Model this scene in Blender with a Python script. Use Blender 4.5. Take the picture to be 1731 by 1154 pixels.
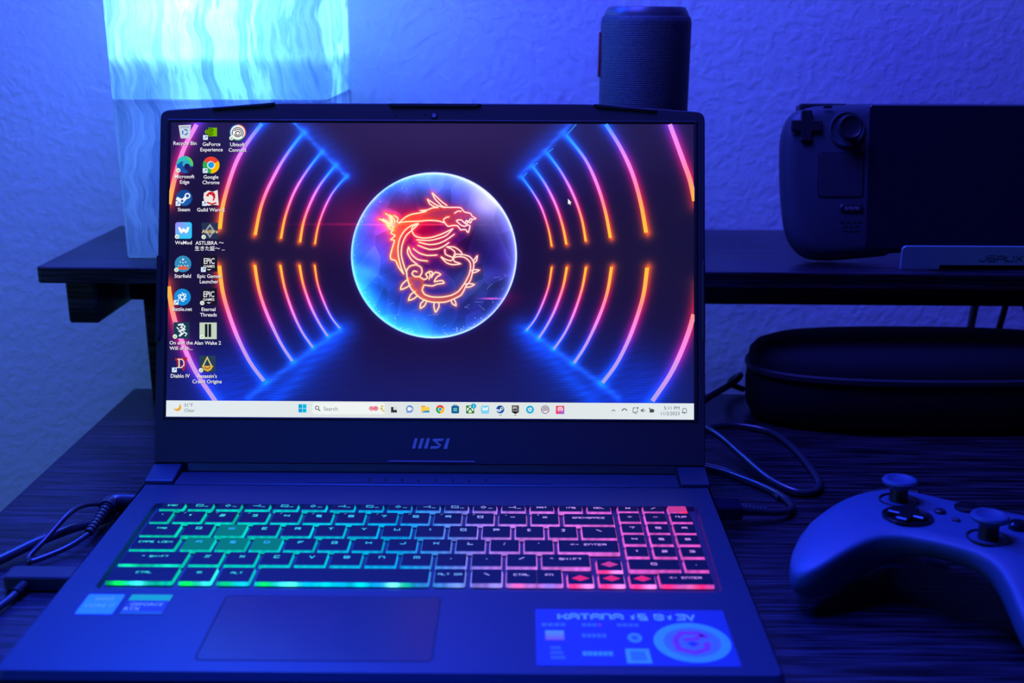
import bpy, bmesh, math, random
import numpy as np
from mathutils import Vector, Matrix
random.seed(7)
for o in list(bpy.data.objects): bpy.data.objects.remove(o)
S = bpy.context.scene
COL = S.collection
Z0 = 0.75                                   # height of the desk top

# ------------------------------------------------------------------ camera
cam_d = bpy.data.cameras.new('camera'); cam = bpy.data.objects.new('camera', cam_d); COL.objects.link(cam)
F_PX = 1844.41
yaw, pitch, roll = 0.0075, 0.2852, 0.0032
r0 = Vector((math.cos(yaw), math.sin(yaw), 0))
fw = Vector((-math.sin(yaw)*math.cos(pitch), math.cos(yaw)*math.cos(pitch), -math.sin(pitch)))
u0 = r0.cross(fw)
r1 = math.cos(roll)*r0 + math.sin(roll)*u0
u1 = -math.sin(roll)*r0 + math.cos(roll)*u0
M = Matrix((r1, u1, -fw)).transposed().to_4x4()
M.translation = Vector((0.0586, -0.4264, 0.3048 + Z0))
cam.matrix_world = M
cam_d.sensor_width = 36; cam_d.lens = 36*F_PX/1731
cam_d.clip_start = 0.02
cam_d.dof.use_dof = True; cam_d.dof.focus_distance = 0.71; cam_d.dof.aperture_fstop = 7.0
S.camera = cam

# ------------------------------------------------------------------ world, lights, exposure
S.view_settings.view_transform = 'Standard'; S.view_settings.look = 'None'
S.view_settings.exposure = 0; S.view_settings.gamma = 1; S.view_settings.use_curve_mapping = False
W = bpy.data.worlds.new('world'); S.world = W; W.use_nodes = True
W.node_tree.nodes['Background'].inputs[0].default_value = (0.22, 0.12, 1.0, 1)
W.node_tree.nodes['Background'].inputs[1].default_value = 0.012

def area(name, loc, target, size, power, color, size_y=None, spread=None):
    d = bpy.data.lights.new(name, 'AREA'); d.energy = power; d.color = color
    d.shape = 'RECTANGLE'; d.size = size; d.size_y = size_y or size
    if spread: d.spread = spread
    o = bpy.data.objects.new(name, d); COL.objects.link(o); o.location = loc
    o.rotation_euler = (Vector(target) - Vector(loc)).to_track_quat('-Z', 'Y').to_euler()
    return o
BLUE = (0.052, 0.062, 1.0)
area('blue_room_light', (-0.14, 0.26, Z0+1.08), (0.15, 0.62, Z0+0.15), 0.45, 24.0, BLUE)
area('blue_key_light', (-0.28, 0.50, Z0+0.68), (0.06, -0.02, Z0), 0.18, 4.0, (0.003, 0.050, 1.0), spread=math.radians(95))  # key light added just above the onyx lamp; no ceiling fixture there
area('blue_pool_fill', (-0.10, -0.02, Z0+0.80), (-0.03, -0.03, Z0), 0.12, 2.2, (0.003, 0.050, 1.0), spread=math.radians(50))  # narrow fill added for a bright pool on the laptop front, no real lamp
area('pale_side_light', (-1.3, -0.4, Z0+0.25), (-0.10, 0.62, Z0+0.02), 0.5, 0.8, (0.20, 0.68, 1.0), spread=math.radians(90))

# ------------------------------------------------------------------ helpers
def link(o): COL.objects.link(o); return o
def tag(o, label=None, cat=None, group=None, kind=None):
    if label: o['label'] = label
    if cat: o['category'] = cat
    if group: o['group'] = group
    if kind: o['kind'] = kind
    return o
def empty(name, loc, rz=0.0, rot=None):
    o = bpy.data.objects.new(name, None); link(o); o.location = loc
    o.rotation_euler = rot if rot else (0, 0, rz); o.empty_display_size = 0.02
    return o
def lin(c):
    c = np.asarray(c, float)/255.0
    return np.where(c <= 0.04045, c/12.92, ((c+0.055)/1.055)**2.4)

class MB:
    """mesh builder"""
    def __init__(s): s.v = []; s.f = []; s.m = []; s.c = []
    def add(s, vs, fs, m=0, c=None):
        b = len(s.v); s.v += [tuple(v) for v in vs]
        s.f += [tuple(b+i for i in f) for f in fs]; s.m += [m]*len(fs)
        if c is None: c = (0, 0, 0)
        if len(c) == len(vs) and not isinstance(c[0], (int, float, np.floating)): s.c += [tuple(x) for x in c]
        else: s.c += [tuple(c)]*len(vs)
    def box(s, x0, x1, y0, y1, z0, z1, m=0, c=None):
        v = [(x, y, z) for z in (z0, z1) for y in (y0, y1) for x in (x0, x1)]
        s.add(v, [(0, 2, 3, 1), (4, 5, 7, 6), (0, 1, 5, 4), (1, 3, 7, 5), (3, 2, 6, 7), (2, 0, 4, 6)], m, c)
    def prism(s, out, levels, m=0, mtop=None, mbot=None, c=None, T=None):
        """loft copies of a counter-clockwise outline; levels are (inset, z)"""
        n = len(out); rings = []
        for ins, z in levels:
            rings += [(x, y, z) for x, y in inset(out, ins)]
        if T: rings = [T(*p) for p in rings]
        fs = []
        for k in range(len(levels)-1):
            for i in range(n):
                j = (i+1) % n; fs.append((k*n+i, k*n+j, (k+1)*n+j, (k+1)*n+i))
        b = len(s.v); s.add(rings, fs, m, c)
        s.f.append(tuple(b+i for i in reversed(range(n)))); s.m.append(m if mbot is None else mbot)
        L = (len(levels)-1)*n
        s.f.append(tuple(b+L+i for i in range(n))); s.m.append(m if mtop is None else mtop)
    def poly(s, pts, m=0, c=None, T=None):
        if T: pts = [T(*p) for p in pts]
        s.add(pts, [tuple(range(len(pts)))], m, c)
    def lathe(s, prof, seg=48, m=0, c=None, T=None):
        """profile of (r, z) from bottom to top"""
        vs = []
        for r, z in prof:
            for i in range(seg):
                a = 2*math.pi*i/seg; vs.append((r*math.cos(a), r*math.sin(a), z))
        if T: vs = [T(*p) for p in vs]
        fs = []
        for k in range(len(prof)-1):
            for i in range(seg):
                j = (i+1) % seg; fs.append((k*seg+i, k*seg+j, (k+1)*seg+j, (k+1)*seg+i))
        fs.append(tuple(reversed(range(seg)))); L = (len(prof)-1)*seg; fs.append(tuple(L+i for i in range(seg)))
        s.add(vs, fs, m, c)
    def tube(s, pts, r, seg=10, m=0, sub=6, c=None):
        P = smooth(pts, sub); rr = r if callable(r) else (lambda t: r)
        up = Vector((0, 0, 1)); vs = []; n = len(P)
        for i, p in enumerate(P):
            t = (P[min(i+1, n-1)] - P[max(i-1, 0)]).normalized()
            a = t.cross(up)
            if a.length < 1e-3: a = t.cross(Vector((0, 1, 0)))
            a.normalize(); b2 = a.cross(t).normalized(); R = rr(i/(n-1))
            for k in range(seg):
                an = 2*math.pi*k/seg; vs.append(p + a*R*math.cos(an) + b2*R*math.sin(an))
        fs = []
        for i in range(n-1):
            for k in range(seg):
                j = (k+1) % seg; fs.append((i*seg+k, i*seg+j, (i+1)*seg+j, (i+1)*seg+k))
        fs.append(tuple(range(seg))); fs.append(tuple((n-1)*seg+k for k in reversed(range(seg))))
        s.add(vs, fs, m, c)
    def build(s, name, mats, parent=None, smooth_shade=False, color=False, loc=None):
        me = bpy.data.meshes.new(name); me.from_pydata(s.v, [], s.f)
        if not isinstance(mats, (list, tuple)): mats = [mats]
        for q in mats: me.materials.append(q)
        me.polygons.foreach_set('material_index', s.m)
        if color:
            a = me.color_attributes.new('glow', 'FLOAT_COLOR', 'POINT')
            arr = np.ones((len(s.v), 4), np.float32); arr[:, :3] = np.array(s.c, np.float32)
            a.data.foreach_set('color', arr.ravel())
        me.update()
        o = bpy.data.objects.new(name, me); link(o)
        if parent: o.parent = parent
        if loc: o.location = loc
        if smooth_shade:
            me.polygons.foreach_set('use_smooth', [True]*len(me.polygons))
            try: me.set_sharp_from_angle(angle=math.radians(38))
            except Exception: pass
        return o

def inset(out, d):
    if abs(d) < 1e-9: return list(out)
    n = len(out); r = []
    for i in range(n):
        p0, p1, p2 = out[i-1], out[i], out[(i+1) % n]
        e1 = (p1[0]-p0[0], p1[1]-p0[1]); e2 = (p2[0]-p1[0], p2[1]-p1[1])
        l1 = math.hypot(*e1) or 1e-9; l2 = math.hypot(*e2) or 1e-9
        n1 = (-e1[1]/l1, e1[0]/l1); n2 = (-e2[1]/l2, e2[0]/l2)
        k = 1 + n1[0]*n2[0] + n1[1]*n2[1]; k = max(k, 0.4)
        r.append((p1[0]+d*(n1[0]+n2[0])/k, p1[1]+d*(n1[1]+n2[1])/k))
    return r
def rrect(x0, x1, y0, y1, r, seg=5):
    o = []
    for cx, cy, a0 in ((x1-r, y0+r, -90), (x1-r, y1-r, 0), (x0+r, y1-r, 90), (x0+r, y0+r, 180)):
        for i in range(seg+1):
            a = math.radians(a0 + 90*i/seg); o.append((cx+r*math.cos(a), cy+r*math.sin(a)))
    return o
def rpoly(pts, rad, seg=5):
    """round the corners of a counter-clockwise polygon; rad: one radius or one per corner"""
    o = []; n = len(pts)
    for i in range(n):
        r = rad[i] if isinstance(rad, (list, tuple)) else rad
        p0, p1, p2 = Vector(pts[i-1]), Vector(pts[i]), Vector(pts[(i+1) % n])
        a = p1 + (p0-p1).normalized()*r; b = p1 + (p2-p1).normalized()*r
        for k in range(seg+1):
            t = k/seg; q = (1-t)**2*a + 2*t*(1-t)*p1 + t*t*b; o.append((q.x, q.y))
    return o
def smooth(pts, sub):
    P = [Vector(p) for p in pts]
    if sub <= 1 or len(P) < 3: return P
    o = []
    for i in range(len(P)-1):
        a, b, c, d = P[max(i-1, 0)], P[i], P[i+1], P[min(i+2, len(P)-1)]
        for k in range(sub):
            t = k/sub
            o.append(0.5*((2*b) + (c-a)*t + (2*a-5*b+4*c-d)*t*t + (3*b-a-3*c+d)*t**3))
    o.append(P[-1]); return o
def ribbon(pts, w):
    """flat strip along a 2D polyline; w: width or list of widths"""
    n = len(pts); L = []; R = []
    for i in range(n):
        a = pts[max(i-1, 0)]; b = pts[min(i+1, n-1)]
        dx, dy = b[0]-a[0], b[1]-a[1]; l = math.hypot(dx, dy) or 1e-9
        h = (w[i] if isinstance(w, (list, tuple)) else w)/2
        if 0 < i < n-1:
            d1 = (pts[i][0]-a[0], pts[i][1]-a[1]); l1 = math.hypot(*d1) or 1e-9
            cs = max(0.5, abs((d1[0]*dx + d1[1]*dy)/(l1*l))); h /= cs
        nx, ny = -dy/l*h, dx/l*h
        L.append((pts[i][0]+nx, pts[i][1]+ny)); R.append((pts[i][0]-nx, pts[i][1]-ny))
    v = []
    for a, b in zip(L, R): v += [a, b]
    f = [(2*i, 2*i+1, 2*i+3, 2*i+2) for i in range(n-1)]
    return v, f

# ---- text as flat polygons
_tc = {}
def text_polys(s, bold=False):
    key = (s, bold)
    if key in _tc: return _tc[key]
    cu = bpy.data.curves.new('caption', 'FONT'); cu.body = s; cu.size = 1.0; cu.resolution_u = 3
    cu.align_x = 'LEFT'; cu.fill_mode = 'FRONT'
    if bold: cu.offset = 0.012
    ob = bpy.data.objects.new('caption', cu); link(ob)
    me = bpy.data.meshes.new_from_object(ob.evaluated_get(bpy.context.evaluated_depsgraph_get()))
    v = [(q.co.x, q.co.y) for q in me.vertices]; f = [tuple(p.vertices) for p in me.polygons]
    bpy.data.objects.remove(ob); bpy.data.curves.remove(cu); bpy.data.meshes.remove(me)
    w = max([q[0] for q in v]) if v else 0
    _tc[key] = (v, f, w); return _tc[key]

# ---- squarish stroke letters of the keyboard and the metal stand
GL = {'A': '00,03,14,34,43,40;02,42', 'B': '00,04,34,43,32,02;32,41,30,00', 'C': '44,04,00,40', 'D': '00,04,34,43,41,30,00',
 'E': '44,04,00,40;02,32', 'F': '44,04,00;02,32', 'G': '44,04,00,40,42,22', 'H': '00,04;40,44;02,42', 'I': '20,24', 'J': '44,41,30,10,01',
 'K': '00,04;44,22,02;22,40', 'L': '04,00,40', 'M': '00,04,44,40;24,20', 'N': '00,04,34,43,40', 'O': '00,04,44,40,00', 'P': '00,04,44,42,02',
 'Q': '00,04,44,40,00;21,50', 'R': '00,04,44,42,02;22,40', 'S': '44,04,02,42,40,00', 'T': '04,44;24,20', 'U': '04,00,40,44', 'V': '04,20,44',
 'W': '04,00,40,44;24,20', 'X': '00,44;04,40', 'Y': '04,22,44;22,20', 'Z': '04,44,00,40', '0': '00,04,44,40,00', '1': '13,24,20', '2': '04,44,42,02,00,40',
 '3': '04,44,40,00;12,42', '4': '04,02,42;44,40', '5': '44,04,02,42,40,00', '6': '44,04,00,40,42,02', '7': '04,44,20', '8': '00,04,44,40,00;02,42',
 '9': '40,44,04,02,42', '-': '02,42', '=': '03,43;01,41', '+': '02,42;20,24', '*': '00,44;04,40;02,42', '/': '00,44', '\\': '04,40', '.': '20,21', ',': '10,21',
 ';': '23,24;10,21', "'": '23,24', '[': '34,14,10,30', ']': '14,34,30,10', '`': '14,23', '<': '44,02,40', ' ': '', '^': '02,24,42', '_': '00,40'}
def stroke_text(b, s, x, y, h, wx, T, m=0, c=None, sw=0.17, gap=0.35, align='C'):
    """x, y: baseline centre; h: cap height; wx: letter width"""
    tot = len(s)*wx + (len(s)-1)*wx*gap
    x0 = x - tot/2 if align == 'C' else x
    for ch in s.upper():
        g = GL.get(ch, '')
        for st in g.split(';'):
            if not st: continue
            P = [(x0 + int(q[0])/4*wx, y + int(q[1])/4*h) for q in st.split(',')]
            v, f = ribbon(P, h*sw)
            # extend the ends a little
            b.add([T(*q) for q in v], f, m, c)
        x0 += wx*(1+gap)

# ------------------------------------------------------------------ materials
def mat(name, base, rough=0.5, metal=0.0, spec=0.5, bump=None, coat=0, emis=None):
    m = bpy.data.materials.new(name); m.use_nodes = True; nt = m.node_tree
    p = nt.nodes['Principled BSDF']
    p.inputs['Base Color'].default_value = (*base, 1); p.inputs['Roughness'].default_value = rough
    p.inputs['Metallic'].default_value = metal; p.inputs['Specular IOR Level'].default_value = spec
    if coat: p.inputs['Coat Weight'].default_value = coat
    if bump:
        sc, st, dist = bump
        tc = nt.nodes.new('ShaderNodeTexCoord'); n = nt.nodes.new('ShaderNodeTexNoise'); n.inputs['Scale'].default_value = sc
        n.inputs['Detail'].default_value = 4
        bp = nt.nodes.new('ShaderNodeBump'); bp.inputs['Strength'].default_value = st; bp.inputs['Distance'].default_value = dist
        nt.links.new(tc.outputs['Object'], n.inputs['Vector']); nt.links.new(n.outputs['Fac'], bp.inputs['Height'])
        nt.links.new(bp.outputs['Normal'], p.inputs['Normal'])
    if emis:
        p.inputs['Emission Color'].default_value = (*emis[0], 1); p.inputs['Emission Strength'].default_value = emis[1]
    return m
def mat_attr(name, strength):
    m = bpy.data.materials.new(name); m.use_nodes = True; nt = m.node_tree; nt.nodes.clear()
    a = nt.nodes.new('ShaderNodeAttribute'); a.attribute_name = 'glow'
    e = nt.nodes.new('ShaderNodeEmission'); e.inputs['Strength'].default_value = strength
    o = nt.nodes.new('ShaderNodeOutputMaterial')
    nt.links.new(a.outputs['Color'], e.inputs['Color']); nt.links.new(e.outputs[0], o.inputs['Surface'])
    return m
def mat_attr_diffuse(name, rough=0.5):
    m = bpy.data.materials.new(name); m.use_nodes = True; nt = m.node_tree
    a = nt.nodes.new('ShaderNodeAttribute'); a.attribute_name = 'glow'
    p = nt.nodes['Principled BSDF']; p.inputs['Roughness'].default_value = rough
    nt.links.new(a.outputs['Color'], p.inputs['Base Color'])
    return m
M_screen = mat_attr('screen_picture', 1.0)
M_keyglow = mat_attr('key_backlight', 1.0)
M_print = mat_attr_diffuse('printed_label', 0.45)
M_lap = mat('laptop_black_plastic', (0.010, 0.022, 0.042), 0.42, 0, 0.4, bump=(900, 0.05, 0.0003))
M_lid = mat('bezel_plastic', (0.030, 0.028, 0.036), 0.55, 0, 0.35)
M_bump = mat('bumper_rubber', (0.018, 0.018, 0.026), 0.5, 0, 0.4)
M_rub = mat('black_rubber', (0.010, 0.010, 0.013), 0.6, 0, 0.3)
M_cap = mat('keycap_plastic', (0.008, 0.008, 0.015), 0.55, 0, 0.2)
M_well = mat('keyboard_well', (0.02, 0.02, 0.035), 0.5)
M_logo = mat('silver_print', (0.30, 0.30, 0.30), 0.4, 0.0)
M_pad = mat('touchpad_surface', (0.005, 0.011, 0.030), 0.32)
M_glass = mat('dark_glass', (0.010, 0.009, 0.022), 0.12, 0, 0.5)
M_cable = mat('cable_rubber', (0.03, 0.03, 0.04), 0.28, 0, 0.6)
M_white = mat('pale_cable', (0.4, 0.4, 0.42), 0.5)
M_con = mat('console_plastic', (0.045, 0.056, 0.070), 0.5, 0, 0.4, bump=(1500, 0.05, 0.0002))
M_con2 = mat('console_buttons', (0.018, 0.018, 0.025), 0.4)
M_metal = mat('stand_aluminium', (0.26, 0.44, 0.42), 0.45, 0.3)
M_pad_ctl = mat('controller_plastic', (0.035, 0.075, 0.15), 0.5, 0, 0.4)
M_ctl_dark = mat('controller_dark', (0.012, 0.012, 0.018), 0.45)
M_ctl_gloss = mat('controller_gloss', (0.02, 0.02, 0.03), 0.15, 0.6)
M_case = mat('case_fabric', (0.012, 0.011, 0.016), 0.75, 0, 0.2, bump=(1800, 0.3, 0.0004))
M_zip = mat('case_piping', (0.03, 0.028, 0.035), 0.5)
M_red = mat('red_tab', (0.25, 0.02, 0.03), 0.6)

def wood():
    m = bpy.data.materials.new('black_brown_woodgrain'); m.use_nodes = True; nt = m.node_tree; L = nt.links.new
    p = nt.nodes['Principled BSDF']; p.inputs['Roughness'].default_value = 0.32; p.inputs['Specular IOR Level'].default_value = 0.5
    tc = nt.nodes.new('ShaderNodeTexCoord'); mp = nt.nodes.new('ShaderNodeMapping'); mp.inputs['Scale'].default_value = (14, 330, 330)
    n = nt.nodes.new('ShaderNodeTexNoise'); n.inputs['Scale'].default_value = 1; n.inputs['Detail'].default_value = 5; n.inputs['Roughness'].default_value = 0.6
    cr = nt.nodes.new('ShaderNodeValToRGB'); cr.color_ramp.elements[0].position = 0.42; cr.color_ramp.elements[0].color = (0.003, 0.002, 0.005, 1)
    cr.color_ramp.elements[1].position = 0.66; cr.color_ramp.elements[1].color = (0.052, 0.038, 0.056, 1)
    bp = nt.nodes.new('ShaderNodeBump'); bp.inputs['Strength'].default_value = 0.3; bp.inputs['Distance'].default_value = 0.0006
    L(tc.outputs['Object'], mp.inputs[0]); L(mp.outputs[0], n.inputs['Vector']); L(n.outputs['Fac'], cr.inputs[0])
    L(cr.outputs[0], p.inputs['Base Color']); L(n.outputs['Fac'], bp.inputs['Height']); L(bp.outputs[0], p.inputs['Normal'])
    return m
M_wood = wood()
def wallmat():
    m = bpy.data.materials.new('textured_wall_paint'); m.use_nodes = True; nt = m.node_tree; L = nt.links.new
    p = nt.nodes['Principled BSDF']; p.inputs['Base Color'].default_value = (0.72, 0.72, 0.74, 1); p.inputs['Roughness'].default_value = 0.6
    p.inputs['Specular IOR Level'].default_value = 0.25
    tc = nt.nodes.new('ShaderNodeTexCoord')
    n1 = nt.nodes.new('ShaderNodeTexNoise'); n1.inputs['Scale'].default_value = 115; n1.inputs['Detail'].default_value = 3; n1.inputs['Distortion'].default_value = 0.4
    cr = nt.nodes.new('ShaderNodeValToRGB'); cr.color_ramp.elements[0].position = 0.42; cr.color_ramp.elements[1].position = 0.62
    bp = nt.nodes.new('ShaderNodeBump'); bp.inputs['Strength'].default_value = 0.34; bp.inputs['Distance'].default_value = 0.001
    L(tc.outputs['Object'], n1.inputs['Vector']); L(n1.outputs['Fac'], cr.inputs[0]); L(cr.outputs[0], bp.inputs['Height']); L(bp.outputs[0], p.inputs['Normal'])
    return m
M_wall = wallmat()
def fabric():
    m = bpy.data.materials.new('woven_speaker_fabric'); m.use_nodes = True; nt = m.node_tree; L = nt.links.new
    p = nt.nodes['Principled BSDF']; p.inputs['Base Color'].default_value = (0.035, 0.035, 0.045, 1); p.inputs['Roughness'].default_value = 0.55
    uv = nt.nodes.new('ShaderNodeUVMap')
    bk = nt.nodes.new('ShaderNodeTexBrick'); bk.offset = 0.5; bk.inputs['Scale'].default_value = 1.0
    bk.inputs['Color1'].default_value = (1, 1, 1, 1); bk.inputs['Color2'].default_value = (0.6, 0.6, 0.6, 1); bk.inputs['Mortar'].default_value = (0, 0, 0, 1)
    bk.inputs['Mortar Size'].default_value = 0.22; bk.inputs['Mortar Smooth'].default_value = 0.9; bk.inputs['Brick Width'].default_value = 1.0; bk.inputs['Row Height'].default_value = 0.8
    bp = nt.nodes.new('ShaderNodeBump'); bp.inputs['Strength'].default_value = 1.0; bp.inputs['Distance'].default_value = 0.0012
    mx = nt.nodes.new('ShaderNodeMix'); mx.data_type = 'RGBA'; mx.inputs['A'].default_value = (0.006, 0.006, 0.012, 1); mx.inputs['B'].default_value = (0.10, 0.11, 0.16, 1)
    L(uv.outputs[0], bk.inputs['Vector']); L(bk.outputs['Color'], bp.inputs['Height']); L(bp.outputs[0], p.inputs['Normal'])
    L(bk.outputs['Color'], mx.inputs['Factor']); L(mx.outputs['Result'], p.inputs['Base Color'])
    return m
M_fab = fabric()
def onyx():
    m = bpy.data.materials.new('banded_onyx'); m.use_nodes = True; nt = m.node_tree; L = nt.links.new; nt.nodes.clear()
    out = nt.nodes.new('ShaderNodeOutputMaterial')
    tc = nt.nodes.new('ShaderNodeTexCoord'); mp = nt.nodes.new('ShaderNodeMapping'); mp.inputs['Scale'].default_value = (1, 0.3, 0.07)
    # wavy vertical veins: shift x by a slow noise of z
    nz = nt.nodes.new('ShaderNodeTexNoise'); nz.inputs['Scale'].default_value = 14; nz.inputs['Detail'].default_value = 2
    mz = nt.nodes.new('ShaderNodeMapping'); mz.inputs['Scale'].default_value = (0.35, 0.35, 1.0)
    ad = nt.nodes.new('ShaderNodeVectorMath'); ad.operation = 'MULTIPLY_ADD'; ad.inputs[1].default_value = (0.065, 0.065, 0.0)
    n = nt.nodes.new('ShaderNodeTexNoise'); n.inputs['Scale'].default_value = 38; n.inputs['Detail'].default_value = 9; n.inputs['Roughness'].default_value = 0.62
    cr = nt.nodes.new('ShaderNodeValToRGB'); e = cr.color_ramp.elements
    e[0].position = 0.30; e[0].color = (0.10, 0.16, 0.26, 1); e[1].position = 0.70; e[1].color = (1, 1, 1, 1)
    for ps, cc in ((0.38, (0.30, 0.36, 0.46)), (0.43, (0.16, 0.24, 0.36)), (0.48, (0.50, 0.55, 0.60)), (0.51, (0.34, 0.42, 0.52)), (0.56, (0.72, 0.76, 0.78)), (0.60, (0.45, 0.52, 0.60))):
        k = e.new(ps); k.color = (*cc, 1)
    L(tc.outputs['Object'], mz.inputs[0]); L(mz.outputs[0], nz.inputs['Vector']); L(nz.outputs['Color'], ad.inputs[0]); L(tc.outputs['Object'], ad.inputs[2])
    L(ad.outputs[0], mp.inputs[0]); L(mp.outputs[0], n.inputs['Vector']); L(n.outputs['Fac'], cr.inputs[0])
    tr = nt.nodes.new('ShaderNodeBsdfTranslucent'); df = nt.nodes.new('ShaderNodeBsdfPrincipled'); df.inputs['Roughness'].default_value = 0.3
    mx = nt.nodes.new('ShaderNodeMixShader'); mx.inputs[0].default_value = 0.45
    L(cr.outputs[0], tr.inputs['Color'])
    c2 = nt.nodes.new('ShaderNodeMix'); c2.data_type = 'RGBA'; c2.inputs['Factor'].default_value = 0.35; c2.inputs['A'].default_value = (0.55, 0.56, 0.60, 1)
    L(cr.outputs[0], c2.inputs['B']); L(c2.outputs['Result'], df.inputs['Base Color'])
    L(tr.outputs[0], mx.inputs[1]); L(df.outputs[0], mx.inputs[2]); L(mx.outputs[0], out.inputs['Surface'])
    return m
M_onyx = onyx()

# ------------------------------------------------------------------ setting
def struct(name, b, m):
    o = b.build(name, m); tag(o, kind='structure'); return o
b = MB(); b.box(-2.2, 2.2, 0.62, 0.72, 0, 2.6); struct('wall_back', b, M_wall)
b = MB(); b.box(-2.2, 2.2, -2.2, 0.62, -0.06, 0); struct('floor', b, mat('carpet_floor', (0.10, 0.09, 0.09), 0.9, bump=(300, 0.5, 0.004)))

# ------------------------------------------------------------------ desk with raised shelf
desk = tag(empty('desk', (0, 0, Z0), math.radians(-0.6)), 'black woodgrain computer desk with a raised monitor shelf along its back', 'desk')
b = MB(); b.prism(rrect(-0.2795, 1.05, -0.35, 0.4605, 0.004, 2), [(0.001, -0.022), (0, -0.021), (0, -0.001), (0.001, 0)]); b.build('desktop', M_wood, desk)
b = MB(); b.prism(rrect(-0.313, 1.02, 0.377, 0.552, 0.003, 2), [(0.0008, 0.1125), (0, 0.1133), (0, 0.1242), (0.0008, 0.125)]); b.build('raised_shelf', M_wood, desk)
for x0 in (-0.2935, 0.965):
    b = MB(); b.prism(rrect(x0, x0+0.0235, 0.380, 0.4605, 0.002, 2), [(0.001, 0.0805), (0, 0.082), (0, 0.112)]); b.build('shelf_bracket', M_wood, desk)
b = MB(); b.prism(rrect(-0.268, 0.985, 0.441, 0.456, 0.002, 2), [(0.0005, 0.0838), (0, 0.0845), (0, 0.112)]); b.build('shelf_rail', M_wood, desk)
for x0 in (-0.2575, 0.955):
    b = MB(); b.prism(rrect(x0, x0+0.030, 0.442, 0.455, 0.0015, 2), [(0, 0.0002), (0, 0.0842)]); b.build('shelf_leg', M_wood, desk)
for x0 in (-0.27, 1.0):
    for y0 in (-0.34, 0.41):
        b = MB(); b.box(x0, x0+0.04, y0, y0+0.04, -Z0, -0.022); b.build('leg', M_wood, desk)

# ------------------------------------------------------------------ laptop
lap = tag(empty('laptop', (0, 0, Z0)), 'open black gaming laptop with rainbow-lit keys and a dragon wallpaper', 'laptop')
HB = 0.0235
# base: outer shell with a sunken keyboard well
def base_mesh():
    b = MB(); hw = 0.1795
    xs = [-hw, -0.166, 0.169, hw]; ys = [0.0, 0.0745, 0.1815, 0.2095]; wz = HB-0.0026
    o = rpoly([(-hw, 0), (hw, 0), (hw, 0.2095), (-hw, 0.2095)], [0.006, 0.006, 0.001, 0.001], 4)
    # side walls with a chamfered rim
    rings = [(0.010, 0.0030), (0.002, 0.0055), (0, 0.012), (0, HB-0.0035), (0.0022, HB)]
    b.prism(o, rings[:-1] + [rings[-1]])
    b.f.pop(); b.m.pop()
    top = inset(o, 0.0022)
    # deck: bridge from the outline to the well rim
    well = rpoly([(-0.1605, 0.0765), (0.1635, 0.0765), (0.1665, 0.180), (-0.1625, 0.180)], 0.003, 3)
    bm = bmesh.new()
    vo = [bm.verts.new((x, y, HB)) for x, y in top]; vi = [bm.verts.new((x, y, HB)) for x, y in well]
    eo = [bm.edges.new((vo[i], vo[(i+1) % len(vo)])) for i in range(len(vo))]
    ei = [bm.edges.new((vi[i], vi[(i+1) % len(vi)])) for i in range(len(vi))]
    bmesh.ops.triangle_fill(bm, use_beauty=True, edges=eo+ei)
    for f in list(bm.faces):
        c = f.calc_center_median()
        if f.normal.z < 0: f.normal_flip()
    bm.verts.index_update()
    b.add([v.co[:] for v in bm.verts], [tuple(v.index for v in f.verts) for f in bm.faces]); bm.free()
    n = len(well); w2 = inset(well, 0.0012)
    b.add([(x, y, HB) for x, y in well] + [(x, y, wz) for x, y in w2], [(i, n+i, n+(i+1) % n, (i+1) % n) for i in range(n)], 0)
    b.add([(x, y, wz) for x, y in w2], [tuple(range(n))], 1)
    return b
base_mesh().build('base', [M_lap, M_well], lap)
# rear strip between the hinges, with the vent outline and row of slots
b = MB()
strip = rpoly([(-0.1605, 0.2098), (0.1605, 0.2098), (0.1605, 0.2285), (-0.1605, 0.2285)], 0.0008, 2)
b.prism(strip, [(0, 0.006), (0, HB-0.0007), (0.0007, HB)])
b.build('rear_strip', M_lap, lap)
b = MB(); b.prism(rpoly([(-0.075, 0.2112), (0.080, 0.2112), (0.076, 0.2195), (-0.068, 0.2195)], 0.001, 2), [(0, HB), (0.0004, HB+0.0006)])
vp = b.build('vent_panel', M_lap, lap)
for i in range(8):
    b = MB(); x = -0.037+i*0.0105+(0.0008 if i > 3 else 0); b.prism(rrect(x-0.0007, x+0.0007, 0.2135, 0.2180, 0.0004, 2), [(0, HB+0.0006), (0.0002, HB+0.0010)]); b.build('vent_slot', M_rub, vp)
b = MB(); b.prism(rrect(-0.170, 0.170, 0.2400, 0.2590, 0.004, 3), [(0.001, 0.004), (0, 0.006), (0, 0.018), (0.001, 0.019)]); b.build('rear_housing', M_rub, lap)
b = MB(); b.tube([(-0.160, 0.2345, 0.0125), (0, 0.2345, 0.0125), (0.160, 0.2345, 0.0125)], 0.0052, 14, sub=1); b.build('hinge_bar', M_rub, lap, True)
for sx in (-1, 1):
    b = MB()
    xi, xo = (0.1612, 0.1795) if sx > 0 else (-0.1795, -0.1612)
    o = rpoly([(0.2100, 0.0150), (0.2440, 0.0150), (0.2440, 0.0255), (0.2330, 0.0275), (0.2115, 0.0245)], 0.0012, 3)
    # outline lies in (y, z), swept along x
    b.prism(o, [(0.0006, xi), (0, xi+0.0006), (0, xo-0.0006), (0.0006, xo)], T=lambda y, z, x: (x, y, z))
    b.build('hinge_cover', M_lap, lap)

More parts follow.
